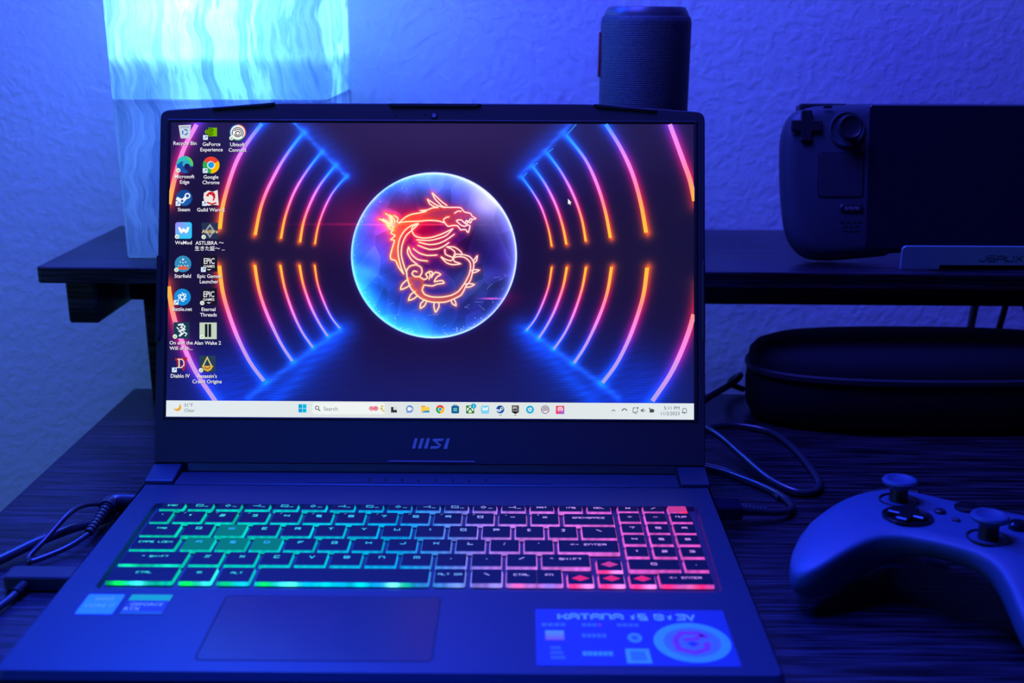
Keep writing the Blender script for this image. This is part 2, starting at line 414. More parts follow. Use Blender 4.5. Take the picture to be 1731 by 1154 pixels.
# --- keys
def keycolor(x, y):
    """colour of the backlight LED under a key"""
    st = [(-0.16, (10, 215, 190)), (-0.10, (5, 215, 205)), (-0.05, (5, 205, 240)), (-0.01, (10, 170, 255)), (0.015, (80, 145, 255)), (0.04, (175, 130, 255)),
          (0.08, (225, 120, 245)), (0.12, (238, 100, 228)), (0.165, (238, 88, 215))]
    x = x + (y-0.13)*0.10
    for (a, ca), (c, cc) in zip(st, st[1:]):
        if x <= c: break
    t = min(1, max(0, (x-a)/(c-a))); return np.array([ca[i]*(1-t)+cc[i]*t for i in range(3)])
KZ0, KZ1 = HB-0.0020, HB+0.0004
def make_key(x0, x1, y0, y1, legend='', sub='', small=False, glowtop=None, led=None, wide=False, fn=None):
    cx, cy = (x0+x1)/2, (y0+y1)/2
    o = rrect(x0-cx, x1-cx, y0-cy, y1-cy, 0.0011, 3)
    n = len(o); b = MB()
    col = lin(keycolor(cx, cy))*0.62
    lv = [(-0.0003, KZ0), (0.0001, KZ0+0.0012), (0.0004, KZ1-0.0002)]
    # side skirt lit from within, subdivided along the front for the uneven LEDs
    def c_at(x, y, k):
        c = lin(keycolor(cx+x, cy+y))*(0.70 if k == 2 else (1.15 if k == 1 else 0.8))
        c = c*(0.82+0.30*math.sin((cx+x)*1900+cy*900)*math.sin((cx+x)*733+2))
        if led:
            for lx, lc, s in led:
                g = math.exp(-((x-lx)/0.0035)**2); c = c*(1-0.8*g)+lin(lc)*s*g
        return tuple(np.clip(c, 0, 3))
    # refine outline: split the long front edge
    oo = []
    for i in range(n):
        p, q = o[i], o[(i+1) % n]; L = math.hypot(q[0]-p[0], q[1]-p[1]); kk = max(1, int(L/0.0022))
        for k in range(kk): oo.append((p[0]+(q[0]-p[0])*k/kk, p[1]+(q[1]-p[1])*k/kk))
    n = len(oo); vs = []; cs = []
    for k, (ins, z) in enumerate(lv):
        for (x, y) in inset(oo, ins): vs.append((x, y, z)); cs.append(c_at(x, y, k))
    fs = [(k*n+i, k*n+(i+1) % n, (k+1)*n+(i+1) % n, (k+1)*n+i) for k in range(2) for i in range(n)]
    b.add(vs, fs, 1, cs)
    tr = inset(oo, 0.0004); t2 = inset(oo, 0.0008)
    tc = (0, 0, 0); tm = 0
    if glowtop: tm = 1; tc = tuple(lin(glowtop))
    b.add([(x, y, KZ1-0.0002) for x, y in tr]+[(x, y, KZ1) for x, y in t2], [(i, (i+1) % n, n+(i+1) % n, n+i) for i in range(n)], tm, tc)
    b.add([(x, y, KZ1) for x, y in t2], [tuple(range(n))], tm, tc)
    T = lambda x, y: (x, y, KZ1+0.00006)
    lc = tuple(np.clip(lin(keycolor(cx, cy)*0.6+np.array([50, 80, 110])), 0, 1)*1.0)
    if glowtop: lc = tuple(lin((40, 170, 255)))
    w, h = x1-x0, y1-y0
    if fn is not None:
        # small picture on a function key: a two-stroke icon and a dash
        k = fn; X = -0.001
        if k % 3 == 0: P = [[(X-.002, 0), (X+.0005, 0), (X+.002, .0016), (X+.002, -.0012), (X+.0005, 0)]]
        elif k % 3 == 1: P = [[(X-.002, -.001), (X-.002, .0014), (X+.002, .0014), (X+.002, -.001), (X-.002, -.001)]]
        else: P = [[(X-.0015, 0), (X, .0016), (X+.0015, 0), (X, -.0014), (X-.0015, 0)]]
        P.append([(X+.003, -.0012), (X+.0055, -.0012)])
        for q in P:
            v, f = ribbon(q, 0.0006); b.add([T(a, c2+0.0006) for a, c2 in v], f, 1, lc)
    if legend:
        ls = legend.split('|')
        if len(ls[0]) <= 1:
            hh = 0.0024 if not small else 0.0020
            stroke_text(b, ls[0], 0, 0.0006 if h > 0.014 else -0.0008, hh, 0.0028, T, 1, lc, sw=0.34)
        else:
            wl = 0.0016 if not wide else 0.0019
            stroke_text(b, ls[0], 0, 0.0006 if h > 0.014 else -0.0002, 0.0018, wl, T, 1, lc, sw=0.30)
    if sub:
        stroke_text(b, sub, -w*0.24, h*0.5-0.0032, 0.0013, 0.0013, T, 1, lc, sw=0.3)
    key = b.build('key', [M_cap, M_keyglow], lap, color=True, loc=(cx, cy, 0))
    return key
P_ = 0.01908; KW = 0.0166; KH = 0.0150
yr = [0.1713, 0.1537, 0.1366, 0.1194, 0.1022, 0.0836]       # near edges of the rows
# row 0
lab0 = ['ESC']+['']*12+['PRT', 'INS', 'DEL']
nx = (0.1148+0.1582)/16
for i in range(16):
    x0 = -0.1575+i*nx*1.004; make_key(x0, x0+nx-0.0026, yr[0], yr[0]+0.0088, legend=lab0[i] if i in (0, 13, 14, 15) else '', fn=i if 0 < i < 13 else None)
# row 1
make_key(-0.1578, -0.1470, yr[1], yr[1]+KH, '`')
for i, ch in enumerate('1234567890-='):
    x0 = -0.1442+i*P_; make_key(x0, x0+KW, yr[1], yr[1]+KH, ch, sub={'-': '_', '=': '+'}.get(ch, '/'))
make_key(0.0850, 0.1146, yr[1], yr[1]+KH, 'BACKSPACE')
TEAL = (8, 120, 135)
# row 2
make_key(-0.1578, -0.1372, yr[2], yr[2]+KH, 'TAB')
for i, ch in enumerate('QWERTYUIOP[]'):
    x0 = -0.1343+i*P_; make_key(x0, x0+KW, yr[2], yr[2]+KH, ch, glowtop=TEAL if ch == 'W' else None, sub="'" if ch in '[]' else '')
make_key(-0.1343+12*P_, 0.1146, yr[2], yr[2]+KH, '\\')
# row 3
make_key(-0.1578, -0.1325, yr[3], yr[3]+KH, 'CAPS LOCK')
for i, ch in enumerate("ASDFGHJKL;'"):
    x0 = -0.1293+i*P_; make_key(x0, x0+KW, yr[3], yr[3]+KH, ch, glowtop=TEAL if ch in 'ASD' else None)
make_key(-0.1293+11*P_, 0.1146, yr[3], yr[3]+KH, '<- ENTER', wide=True)
# row 4
make_key(-0.1578, -0.1225, yr[4], yr[4]+KH, '^ SHIFT', led=[(-0.012, (20, 230, 170), 1.2), (0.010, (20, 220, 190), 1.1)])
for i, ch in enumerate('ZXCVBNM,./'):
    x0 = -0.1198+i*P_; make_key(x0, x0+KW, yr[4], yr[4]+KH, ch)
make_key(-0.1198+10*P_, 0.0975, yr[4], yr[4]+KH, '^ SHIFT', wide=True)
# row 5
G = (10, 255, 60); CY = (60, 240, 255); PK = (255, 20, 110); WH = (255, 150, 255)
kh5 = 0.0160
make_key(-0.1578, -0.1225, yr[5], yr[5]+kh5, 'CTRL', led=[(-0.0105, G, 1.3), (-0.0005, CY, 1.5), (-0.0165, (5, 150, 60), 0.7)])
make_key(-0.1195, -0.1022, yr[5], yr[5]+kh5, '=', led=[(-0.004, G, 1.2), (0.006, CY, 1.2)])
make_key(-0.0995, -0.0822, yr[5], yr[5]+kh5, 'ALT', led=[(-0.003, (10, 200, 110), 1.0), (0.005, (20, 200, 255), 1.1)])
make_key(-0.0795, 0.0115, yr[5], yr[5]+kh5, '', led=[(-0.0400, G, 0.9), (-0.030, CY, 1.3), (-0.026, (80, 255, 220), 1.5), (-0.018, (0, 190, 255), 1.1), (-0.008, (0, 220, 255), 1.1),
         (0.0, (0, 190, 255), 1.0), (0.010, (0, 230, 255), 1.2), (0.020, (10, 160, 255), 1.0), (0.0275, (120, 255, 255), 1.7), (0.033, (10, 200, 140), 1.0)])
for x0, s, l in ((0.0140, 'ALT GR', [(0.004, (120, 160, 255), 1.0)]), (0.0335, '\\', [(0.005, (150, 150, 255), 1.0)]), (0.0520, 'CTRL', [(-0.002, (250, 100, 190), 1.0)]), (0.0678, 'FN', [(0.0, (130, 120, 250), 1.0)])):
    make_key(x0, x0+(0.0140 if s == 'FN' else 0.0165), yr[5], yr[5]+kh5, s, led=l)
AR = (140, 25, 90)
for x0, y0, h in ((0.0842, yr[5], 0.0120), (0.1006, yr[5], 0.0120), (0.1168, yr[5], 0.0120), (0.1006, yr[5]+0.0150, 0.0130)):
    k = make_key(x0, x0+0.0138, y0, y0+h, '^', led=[(-0.003, PK, 1.1), (0.004, WH, 1.1)], small=True)
    b = MB(); v = [(-0.0048, 0.0), (0, -0.0030), (0.0048, 0.0), (0, 0.0034)]
    b.add([(a, c, KZ1+0.0001) for a, c in v], [(0, 1, 2, 3)], 0, tuple(lin((200, 60, 170) if y0 > yr[5] else (225, 40, 140)))); b.build('arrow_legend', M_keyglow, k, color=True)
# number pad
npx = [0.1178, 0.1330, 0.1481]; nw = 0.0126
for x0, s in zip(npx, ['*', '/', '']):
    make_key(x0, x0+nw-(0.0010 if s == '' else 0), yr[0]+0.0007, yr[0]+0.0090, s, small=True, glowtop=(200, 60, 150) if s == '' else None, led=[(0.005, (255, 20, 40), 1.5)] if s == '' else None)
ny = [0.1580, 0.1436, 0.1294, 0.1146, 0.0997, 0.0838]
for r, row in enumerate([['+', '-', 'NUM'], ['7', '8', '9'], ['4', '5', '6'], ['1', '2', '3']]):
    for x0, s in zip(npx, row): make_key(x0, x0+nw, ny[r], ny[r]+0.0124, s, small=True)
make_key(npx[0], npx[1]+nw, ny[4], ny[4]+0.0124, '0', small=True); make_key(npx[2], npx[2]+nw, ny[4], ny[4]+0.0124, '.', small=True)
make_key(0.1325, npx[2]+nw, ny[5], ny[5]+0.0130, '<- ENTER', led=[(-0.010, PK, 1.0), (0.002, (230, 110, 200), 0.9), (0.007, PK, 0.9)])

# --- touchpad and palm rest stickers
b = MB(); o = rrect(-0.0905, 0.0195, 0.0112, 0.0702, 0.0035, 5)
b.prism(o, [(0, HB-0.001), (0, HB+0.00012), (0.0008, HB+0.00012), (0.0009, HB-0.0001)][:3] if False else [(0, HB-0.001), (0, HB+0.00015), (0.0005, HB+0.00015), (0.0010, HB+0.00002)], 0, mtop=1)
b.build('touchpad', [M_rub, M_pad], lap)
def SK(z): return lambda x, y: (x, y, HB+z)
def text_flat(b, s, x, y, h, T, c, m=0, align='C', sx=1.0, bold=False):
    v, f, w = text_polys(s, bold); x0 = x - (w*h*sx)/2 if align == 'C' else (x - w*h*sx if align == 'R' else x)
    b.add([T(x0+a*h*sx, y+q*h) for a, q in v], f, m, c)
C_ = lambda *a: tuple(lin(a))
b = MB(); b.prism(rrect(-0.1605, -0.1420, 0.0508, 0.0700, 0.0008, 2), [(0, HB), (0, HB+0.0002)], c=C_(95, 190, 255))
text_flat(b, 'intel', -0.1512, 0.0640, 0.0052, SK(0.00028), C_(235, 245, 255)); text_flat(b, 'CORE i7', -0.1512, 0.0575, 0.0042, SK(0.00028), C_(235, 245, 255))
tag(b.build('sticker', M_print, lap, color=True), 'light blue processor sticker')
b = MB(); b.prism(rrect(-0.1385, -0.1175, 0.0508, 0.0700, 0.0006, 2), [(0, HB), (0, HB+0.0002)], c=C_(62, 66, 80))
b.poly([(-0.1385, 0.0640), (-0.1175, 0.0640), (-0.1175, 0.0700), (-0.1385, 0.0700)], 0, C_(20, 235, 70), SK(0.00025))
text_flat(b, 'GEFORCE', -0.1280, 0.0590, 0.0038, SK(0.00028), C_(250, 240, 255), bold=True); text_flat(b, 'RTX', -0.1340, 0.0545, 0.0042, SK(0.00028), C_(250, 240, 255), bold=True)
b.poly([(-0.1385, 0.0508), (-0.1175, 0.0508), (-0.1175, 0.0535), (-0.1385, 0.0535)], 0, C_(60, 120, 80), SK(0.00025))
tag(b.build('sticker', M_print, lap, color=True), 'green and black graphics sticker')
# specification sticker
b = MB(); b.prism(rpoly([(0.0670, 0.0088), (0.1603, 0.0088), (0.1603, 0.0585), (0.0670, 0.0585)], 0.0006, 2), [(0, HB), (0, HB+0.0002)], c=C_(42, 66, 112))
LT = C_(190, 225, 255); MD = C_(110, 150, 220); T = SK(0.00028)
stroke_text(b, 'KATANA', 0.0940, 0.0490, 0.0048, 0.0042, T, 0, LT, sw=0.3, gap=0.28); stroke_text(b, '15', 0.1172, 0.0490, 0.0048, 0.0036, T, 0, LT, sw=0.3); stroke_text(b, 'B13V', 0.1355, 0.0490, 0.0048, 0.0038, T, 0, LT, sw=0.3)
for i, (x, w) in enumerate(((0.0760, 0.012), (0.0945, 0.010), (0.1120, 0.011))):
    for k in range(4): b.poly([(x-w/2+k*w/4, 0.0425), (x-w/2+(k+0.8)*w/4, 0.0425), (x-w/2+(k+0.8)*w/4, 0.0452), (x-w/2+k*w/4, 0.0452)], 0, C_(200, 90, 120) if (i == 1 and k == 3) else MD, T)
b.add([T(0.0715, 0.0300), T(0.0805, 0.0300), T(0.0805, 0.0385), T(0.0715, 0.0385)], [(0, 1, 2, 3)], 0, [C_(255, 120, 90), C_(255, 120, 90), C_(170, 220, 255), C_(170, 220, 255)])
for k in range(5): b.poly([(0.0890+k*0.0024, 0.0325), (0.0909+k*0.0024, 0.0325), (0.0909+k*0.0024, 0.0358), (0.0890+k*0.0024, 0.0358)], 0, MD, T)
for k in range(6): b.poly([(0.0885+k*0.0024, 0.0170), (0.0905+k*0.0024, 0.0170), (0.0905+k*0.0024, 0.0205), (0.0885+k*0.0024, 0.0205)], 0, C_(120, 200, 255), T)
for k in range(3): b.poly([(0.0735, 0.0140+k*0.004), (0.0805-0.001*k, 0.0140+k*0.004), (0.0805-0.001*k, 0.0166+k*0.004), (0.0735, 0.0166+k*0.004)], 0, C_(100, 130, 210), T)
def disc2(b, x, y, rx, ry, c, T, seg=28, m=0): b.poly([(x+rx*math.cos(2*math.pi*i/seg), y+ry*math.sin(2*math.pi*i/seg)) for i in range(seg)], m, c, T)
disc2(b, 0.1140, 0.0325, 0.0035, 0.0042, C_(120, 190, 255), T); disc2(b, 0.1140, 0.0325, 0.0018, 0.0020, C_(80, 120, 200), SK(0.00031))
b.poly([(0.1085, 0.0110), (0.1200, 0.0110), (0.1195, 0.0230), (0.1085, 0.0230)], 0, C_(130, 210, 255), T); b.poly([(0.1105, 0.0130), (0.1180, 0.0130), (0.1176, 0.0210), (0.1105, 0.0210)], 0, C_(90, 160, 235), SK(0.00031))
disc2(b, 0.1408, 0.0290, 0.0182, 0.0172, C_(110, 205, 255), SK(0.00030), 40); disc2(b, 0.1408, 0.0290, 0.0135, 0.0125, C_(130, 150, 235), SK(0.00033), 40)
for P in ([(-.008, .002), (-.004, .008), (.004, .008), (.008, .004)], [(-.008, .002), (-.007, -.006), (.000, -.009), (.006, -.006), (.007, 0)], [(-.004, .002), (.002, .003), (.006, .006)], [(-.001, -.003), (.003, -.001)]):
    v, f = ribbon([(0.1408+p[0], 0.029+p[1]) for p in P], 0.0030); b.add([SK(0.00036)(*q) for q in v], f, 0, C_(230, 70, 120))
disc2(b, 0.1408, 0.0275, 0.0022, 0.0020, C_(60, 80, 160), SK(0.00038), 12)
tag(b.build('sticker', M_print, lap, color=True), 'wide specification sticker with a round dragon picture')

# ------------------------------------------------------------------ lid and screen
TILT = 0.3231
lid_y, lid_z = 0.232, 0.028
LF = Matrix.Translation((0, lid_y, lid_z)) @ Matrix.Rotation(-TILT, 4, 'X')   # lid frame: x across, z up the lid, -y towards the viewer
def lid_pt(x, s, d=0.0):          # d: distance in front of the bezel face
    v = LF @ Vector((x, -d, s)); return (v.x, v.y, v.z)
out = rpoly([(-0.1795, 0), (0.1795, 0), (0.1795, 0.2320), (0.1050, 0.2372), (-0.1050, 0.2372), (-0.1795, 0.2320)], [0.0015, 0.0015, 0.006, 0.012, 0.012, 0.006], 5)
b = MB()
rev = out
TL = lambda x, s, d: lid_pt(x, s, d)
b.prism(rev, [(0.0012, -0.0070), (0, -0.0060), (0, -0.0008), (0.0007, 0)], T=TL)
lid = b.build('display_lid', M_lid, lap)
def frame_strip(b, o1, o2, z1, z2, m=0):
    n = len(o1); b.add([lid_pt(x, y, z1) for x, y in o1]+[lid_pt(x, y, z2) for x, y in o2], [(i, (i+1) % n, n+(i+1) % n, n+i) for i in range(n)], m)
# thin dark rim round the display
b = MB(); a0 = rrect(-0.1748, 0.1748, 0.0286, 0.2262, 0.0008, 2); a1 = inset(a0, 0.0009); a2 = rrect(-0.17215, 0.17215, 0.0302, 0.2238, 0.0001, 2)
frame_strip(b, a0, a1, 0.0001, 0.0006); frame_strip(b, a1, a2, 0.0006, 0.00012)
b.build('display_rim', M_rub, lid)
# rubber bumpers
def bumper(p):
    b = MB(); b.prism(rpoly(p, 0.0007, 2), [(0, 0), (0, 0.0007), (0.0006, 0.0012)], T=TL); b.build('rubber_bumper', M_bump, lid)
bumper([(-0.1445, 0.2322), (-0.1060, 0.2348), (-0.1030, 0.2370), (-0.1450, 0.2340)]); bumper([(0.1090, 0.2346), (0.1475, 0.2318), (0.1480, 0.2337), (0.1060, 0.2368)])
bumper([(-0.0270, 0.2346), (0.0305, 0.2346), (0.0325, 0.2368), (-0.0290, 0.2368)]); bumper([(-0.0290, 0.0004), (0.0325, 0.0004), (0.0300, 0.0026), (-0.0265, 0.0026)])
bumper([(-0.1792, 0.0800), (-0.1775, 0.0830), (-0.1775, 0.1320), (-0.1792, 0.1350)][::-1]); bumper([(0.1775, 0.0830), (0.1792, 0.0800), (0.1792, 0.1350), (0.1775, 0.1320)])
# webcam and microphones
b = MB(); b.lathe([(0.0024, 0), (0.0024, 0.0003), (0.0018, 0.0004)], 24, T=lambda x, y, z: lid_pt(0.0014+x, 0.2290+y, z)); cm = b.build('webcam', M_rub, lid)
b = MB(); b.lathe([(0.0015, 0.0004), (0.0014, 0.0006)], 20, T=lambda x, y, z: lid_pt(0.0014+x, 0.2290+y, z)); tag(b.build('webcam', mat('lens_glass', (0.18, 0.2, 0.3), 0.2), lid), 'pale webcam lens')
for x in (-0.0238, -0.0045):
    b = MB(); b.lathe([(0.0005, 0), (0.0004, 0.0002)], 10, T=lambda a, y, z: lid_pt(x+a, 0.2292+y, z)); b.build('microphone_hole', M_rub, lid)
# maker's mark: three slanted bars, a folded S and a slanted I
b = MB(); TM = lambda x, y: lid_pt(x, y, 0.0002)
E0 = (-0.0113, 0.0102); ex = 0.0247/325.; ey = 0.0068/96.
def LG(P): return [(E0[0]+(x-1068)*ex, E0[1]+(490-y)*ey) for x, y in P]
for P in ([(1068, 488), (1092, 393), (1117, 393), (1096, 488)], [(1118, 488), (1146, 393), (1172, 393), (1147, 488)], [(1170, 488), (1196, 393), (1222, 393), (1202, 488)], [(1338, 490), (1366, 393), (1392, 393), (1370, 490)],
          [(1243, 410), (1250, 396), (1341, 394), (1334, 416), (1283, 420), (1318, 452), (1300, 461)], [(1298, 463), (1318, 452), (1320, 460), (1290, 487), (1223, 489), (1229, 465)]):
    b.poly(LG(P)[::-1] if False else LG(P), 0, None, TM)
tag(b.build('maker_emblem', M_logo, lid), 'silver slanted letters')

# --- the picture on the display.  Image pixel coordinates, read off the camera view: 281..1173 across, 205..709 down.
Hm = [0.0003925827872566459, 3.2926456195561974e-06, -0.28735277625359784, 2.3787247865336703e-06, -0.0003909674023027179, 0.3051812293553171, 3.864299231486366e-06, 2.0907753656806405e-05]
def PX(x, y):
    w = Hm[6]*x+Hm[7]*y+1; return (Hm[0]*x+Hm[1]*y+Hm[2])/w, (Hm[3]*x+Hm[4]*y+Hm[5])/w
X0, X1, S0, S1 = -0.1721, 0.1721, 0.0302, 0.2238
_LB = [0]
def lay(n): return 0.00020 + 0.00002*n

arcsL = [
 [(431.5, 397), (439, 358), (447.6, 331), (458.8, 306.4), (474.6, 277), (492.6, 250), (513, 224)],
 [(475, 403), (481.4, 369.5), (492.6, 335.7), (506, 308.7), (524, 281.6), (544, 256.4)],
 [(507.3, 409), (513, 376), (524, 344.7), (537.7, 317.7), (552.3, 297.4), (567.4, 279)],
 [(532.5, 412.3), (537.7, 383), (547.8, 353.7), (560.2, 329), (573.7, 311), (586, 297.9)],
 [(371.6, 386.8), (376.8, 347), (388.8, 303), (402.7, 267), (422.6, 235), (446, 205)],
 [(286, 345), (290.5, 322), (297, 295), (311, 251), (336, 204)]]
arcsB = [
 [(370.8, 449), (376, 490), (385.3, 525), (401.6, 569.7), (422.7, 611.8), (446, 643.4)],
 [(430.9, 448), (437.9, 490), (452, 532), (474, 579), (494, 610)],
 [(474, 448), (481, 485.5), (495, 527.6), (510.4, 560.4), (528.4, 586.5)],
 [(506.4, 448), (512.7, 480.8), (525.6, 518), (539.6, 546), (553.7, 567.8)],
 [(532, 448), (537.3, 480.8), (549, 513.6), (560.7, 537), (574.3, 554.5)],
 [(284, 478), (290.5, 520.6), (299.9, 555.7), (315, 595.4), (333.8, 632.9), (361.9, 674.5), (366, 682)]]
arcsR = [
 [(932.4, 416.3), (927, 387), (915.4, 351.5), (900.6, 325), (883, 300.8)],
 [(957.2, 412.8), (950.7, 381), (939, 345.6), (921, 310), (901, 282)],
 [(990, 407.5), (983, 369), (968.4, 328), (947.8, 289.6), (924.8, 258.7)],
 [(1031.7, 402), (1023, 357), (1009.6, 313), (989, 269), (957, 228.4)],
 [(1092, 393), (1083, 342.7), (1068.6, 292.6), (1048, 248), (1024, 210)],
 [(1175, 345), (1167, 307), (1157, 278), (1145, 245), (1132, 210)]]
arcsRB = [[(1464.5-x, y+3.2) for x, y in a] for a in arcsB]
arcs = []
for grp in (arcsL, arcsB, arcsR, arcsRB):
    for a in grp:
        d = [abs(p[1]-431) for p in a]; far = (a[0][0] < 350 or a[0][0] > 1150)
        arcs.append((a, (3.0 if abs(a[0][0]-732) < 210 else (4.0 if abs(a[0][0]-732) < 270 else (5.2 if abs(a[0][0]-732) < 320 else (6.6 if not far else 8.0))))))
def stops(t, st):
    for (a, ca), (c, cc) in zip(st, st[1:]):
        if t <= c: break
    k = np.clip((t-a)/(c-a), 0, 1); return np.array(ca, float)*(1-k)+np.array(cc, float)*k
CORE = [(0, (255, 200, 60)), (0.22, (255, 180, 90)), (0.34, (255, 140, 160)), (0.46, (255, 140, 225)), (0.64, (245, 145, 250)), (0.78, (170, 150, 255)), (0.88, (60, 165, 255)), (1, (40, 150, 250))]
HALO = [(0, (240, 80, 0)), (0.25, (225, 25, 15)), (0.42, (215, 10, 60)), (0.58, (190, 20, 120)), (0.72, (80, 30, 170)), (0.85, (10, 60, 200)), (1, (0, 80, 220))]

def tparam(y, ylast, a):
    """0 at the inner tip of a light tube, 1 at its outer foot"""
    d = abs(y-431)
    return np.clip((d-15)/(155.0 if True else 1), 0, 1)

def arc_ext(a):
    x = abs(a[0][0]-732)
    if x > 420: return (50.0, 300.0) if a[0][1] < 431 else (20.0, 280.0)
    d0, d1 = abs(a[0][1]-431), abs(a[-1][1]-431)
    if x > 340 and a[0][1] < 431: d1 = 245.0
    return float(d0), float(d1)
NX, NY = 800, 430
def wallpaper():
    gx = np.linspace(X0, X1, NX); gs = np.linspace(S0+0.0105, S1, NY)
    # inverse mapping to image pixel coordinates
    H3 = np.array([[Hm[0], Hm[1], Hm[2]], [Hm[3], Hm[4], Hm[5]], [Hm[6], Hm[7], 1]]); I = np.linalg.inv(H3)
    A, B = np.meshgrid(gx, gs); w = I[2, 0]*A+I[2, 1]*B+I[2, 2]
    X = (I[0, 0]*A+I[0, 1]*B+I[0, 2])/w; Y = (I[1, 0]*A+I[1, 1]*B+I[1, 2])/w
    img = np.zeros(X.shape+(3,))
    def add(c, g): 
        for i in range(3): img[..., i] += c[i]*g
    add((20, 19, 62), 1); add((12, -3, 6), np.exp(-((X-732)/230)**2-((Y-440)/260)**2))
    add((22, 16, 26), np.exp(-((X-732)/500)**2-((Y-205)/90)**2)); add((2, 12, 45), np.exp(-((Y-690)/90)**2))
    rng = np.random.RandomState(3)
    # light tubes: halo
    def seg_d(a, sel=None):
        D = np.full(X.shape, 1e9); TY = np.zeros(X.shape); TX = np.zeros(X.shape)
        for p, q in zip(a, a[1:]):
            dx, dy = q[0]-p[0], q[1]-p[1]; L = dx*dx+dy*dy
            t = np.clip(((X-p[0])*dx+(Y-p[1])*dy)/L, 0, 1); px, py = p[0]+t*dx, p[1]+t*dy
            d = np.hypot(X-px, Y-py); k = d < D; D[k] = d[k]; TY[k] = py[k]; TX[k] = px[k]
        return D, TX, TY
    def ramp(T, st):
        xs = [s[0] for s in st]; return [np.interp(T, xs, [s[1][i] for s in st]) for i in range(3)]
    for a, wd in arcs:
        a3 = [(v.x, v.y) for v in smooth([(p[0], p[1], 0) for p in a], 3)]
        dn, df = arc_ext(a); D, TX, TY = seg_d(a3); T = np.clip((np.abs(TY-431)-dn)/(df-dn), 0, 1); hc = ramp(T, HALO)
        side = np.sign(TX-732)*(X-TX)        # the glow spreads outwards near the tips, inwards near the feet
        s = wd*1.25; asym = 1+0.35*np.tanh(side/3)*(1-1.6*T)
        g = 0.90*np.exp(-(D/s)**1.5)*asym + 0.055*np.exp(-(D/(s*3.4))**1.4)
        for i in range(3): img[..., i] += hc[i]*g
        far = np.exp(-(D/30)**2)*T**2*0.17; add((0, 45, 190), far)
    # feet glow: soft streaks where the tubes meet the floor and the ceiling
    def streak(P, wd, c, s):
        D, TX, TY = seg_d(P); n = 0.88+0.12*np.sin(Y*0.5+X*0.11)*np.sin(X*0.07+Y*0.05)
        add(c, s*n*np.exp(-(D/wd)**1.6))
    for sx in (0, 1):
        f = (lambda P: [(1464.5-x, y) for x, y in P]) if sx else (lambda P: P)
        streak(f([(497, 206), (516, 226), (544, 256), (568, 280), (586, 298)]), 4.5, (20, 110, 255), 0.42)
        streak(f([(505, 206), (548, 246), (586, 296)]), 15, (0, 60, 200), 0.28)
        streak(f([(574, 558), (554, 572), (528, 590), (496, 614), (450, 648), (420, 672)]), 6, (20, 110, 255), 0.45)
        streak(f([(585, 556), (560, 582), (530, 605), (500, 640), (465, 676)]), 18, (0, 75, 225), 0.45)
        streak(f([(560, 600), (520, 645), (420, 680)]), 45, (0, 35, 130), 0.35)
        streak(f([(380, 640), (400, 690)]), 50, (0, 30, 140), 0.6)
    nz = np.sin(Y*1.35+3*np.sin(X*0.02))*0.5+0.5; fl = np.clip((Y-560)/100, 0, 1); img *= (1-0.10*nz*fl)[..., None]
    # red haze left of the orb and thin flare
    add((110, 5, 25), 0.55*np.exp(-((X-600)/60)**2-((Y-375)/50)**2)); add((150, 10, 30), 0.4*np.exp(-((X-600)/90)**2-((Y-379)/2.0)**2)); add((90, 0, 20), 0.5*np.exp(-((X-845)/30)**2-((Y-504)/14)**2))
    # ------- orb
    ox, oy, R = 733.5, 431.5, 140.0
    dx, dy = (X-ox)/R, (Y-oy)/R; rr = np.hypot(dx, dy); ins = rr < 1
    orb = np.zeros_like(img)
    def oadd(c, g):
        for i in range(3): orb[..., i] += c[i]*g
    oadd((38, 24, 118), 1)
    ang = np.arctan2(dy, dx)
    oadd((0, 100, 180), np.exp(-((dx+0.78)/0.30)**2-((dy-0.40)/0.55)**2)); oadd((0, 90, 150), np.exp(-((dx+0.25)/0.55)**2-((dy-0.88)/0.26)**2))
    oadd((30, 80, 130), np.exp(-((dx+0.1)/0.55)**2-((dy+0.90)/0.24)**2)); oadd((90, 90, 80), np.exp(-((dx-0.62)/0.26)**2-((dy+0.62)/0.30)**2))
    oadd((60, 20, 90), np.exp(-((dx+0.62)/0.28)**2-((dy+0.25)/0.40)**2)); oadd((130, -15, -60), 1.0*np.exp(-((dx+0.28)/0.38)**2-((dy+0.38)/0.26)**2))
    oadd((70, -10, 10), np.exp(-((dx+0.05)/0.4)**2-((dy+0.15)/0.3)**2)); oadd((20, 50, 60), np.exp(-((dx-0.45)/0.30)**2-((dy-0.35)/0.22)**2))
    oadd((-20, -10, -40), np.exp(-((dx-0.45)/0.35)**2-((dy+0.05)/0.35)**2))
    # crystal facets
    pts = rng.rand(70, 2)*2.2-1.1; val = rng.rand(70)*2-1
    sel = np.where(ins); qx = dx[sel]; qy = dy[sel]
    dd = np.hypot((qx[:, None]-pts[:, 0])*1.0+0.35*(qy[:, None]-pts[:, 1]), (qy[:, None]-pts[:, 1])*0.7); o2 = np.argsort(dd, 1)[:, :2]
    fac = val[o2[:, 0]]; edge = np.take_along_axis(dd, o2[:, 1:2], 1)[:, 0]-np.take_along_axis(dd, o2[:, :1], 1)[:, 0]
    F = np.zeros(X.shape); F[sel] = fac; EDG = np.zeros(X.shape); EDG[sel] = np.exp(-(edge/0.02)**2)
    orb *= (1+0.17*F)[..., None]; oadd((40, 50, 90), 0.10*EDG)
    nn = np.zeros(X.shape)
    for k in range(7):
        a, b2, ph = rng.rand()*40-20, rng.rand()*40-20, rng.rand()*6; nn += np.sin(a*dx+b2*dy+ph+2*np.sin(9*dx*dy+ph))
    orb *= (1+0.045*nn)[..., None]
    # rim
    rr0 = rr; rr = np.minimum(rr, 1)
    rim = np.exp(-((1-rr)/0.035)**1.3); wl = 0.45+0.55*np.clip(-dx*0.2-dy*0.1+0.6, 0, 1)
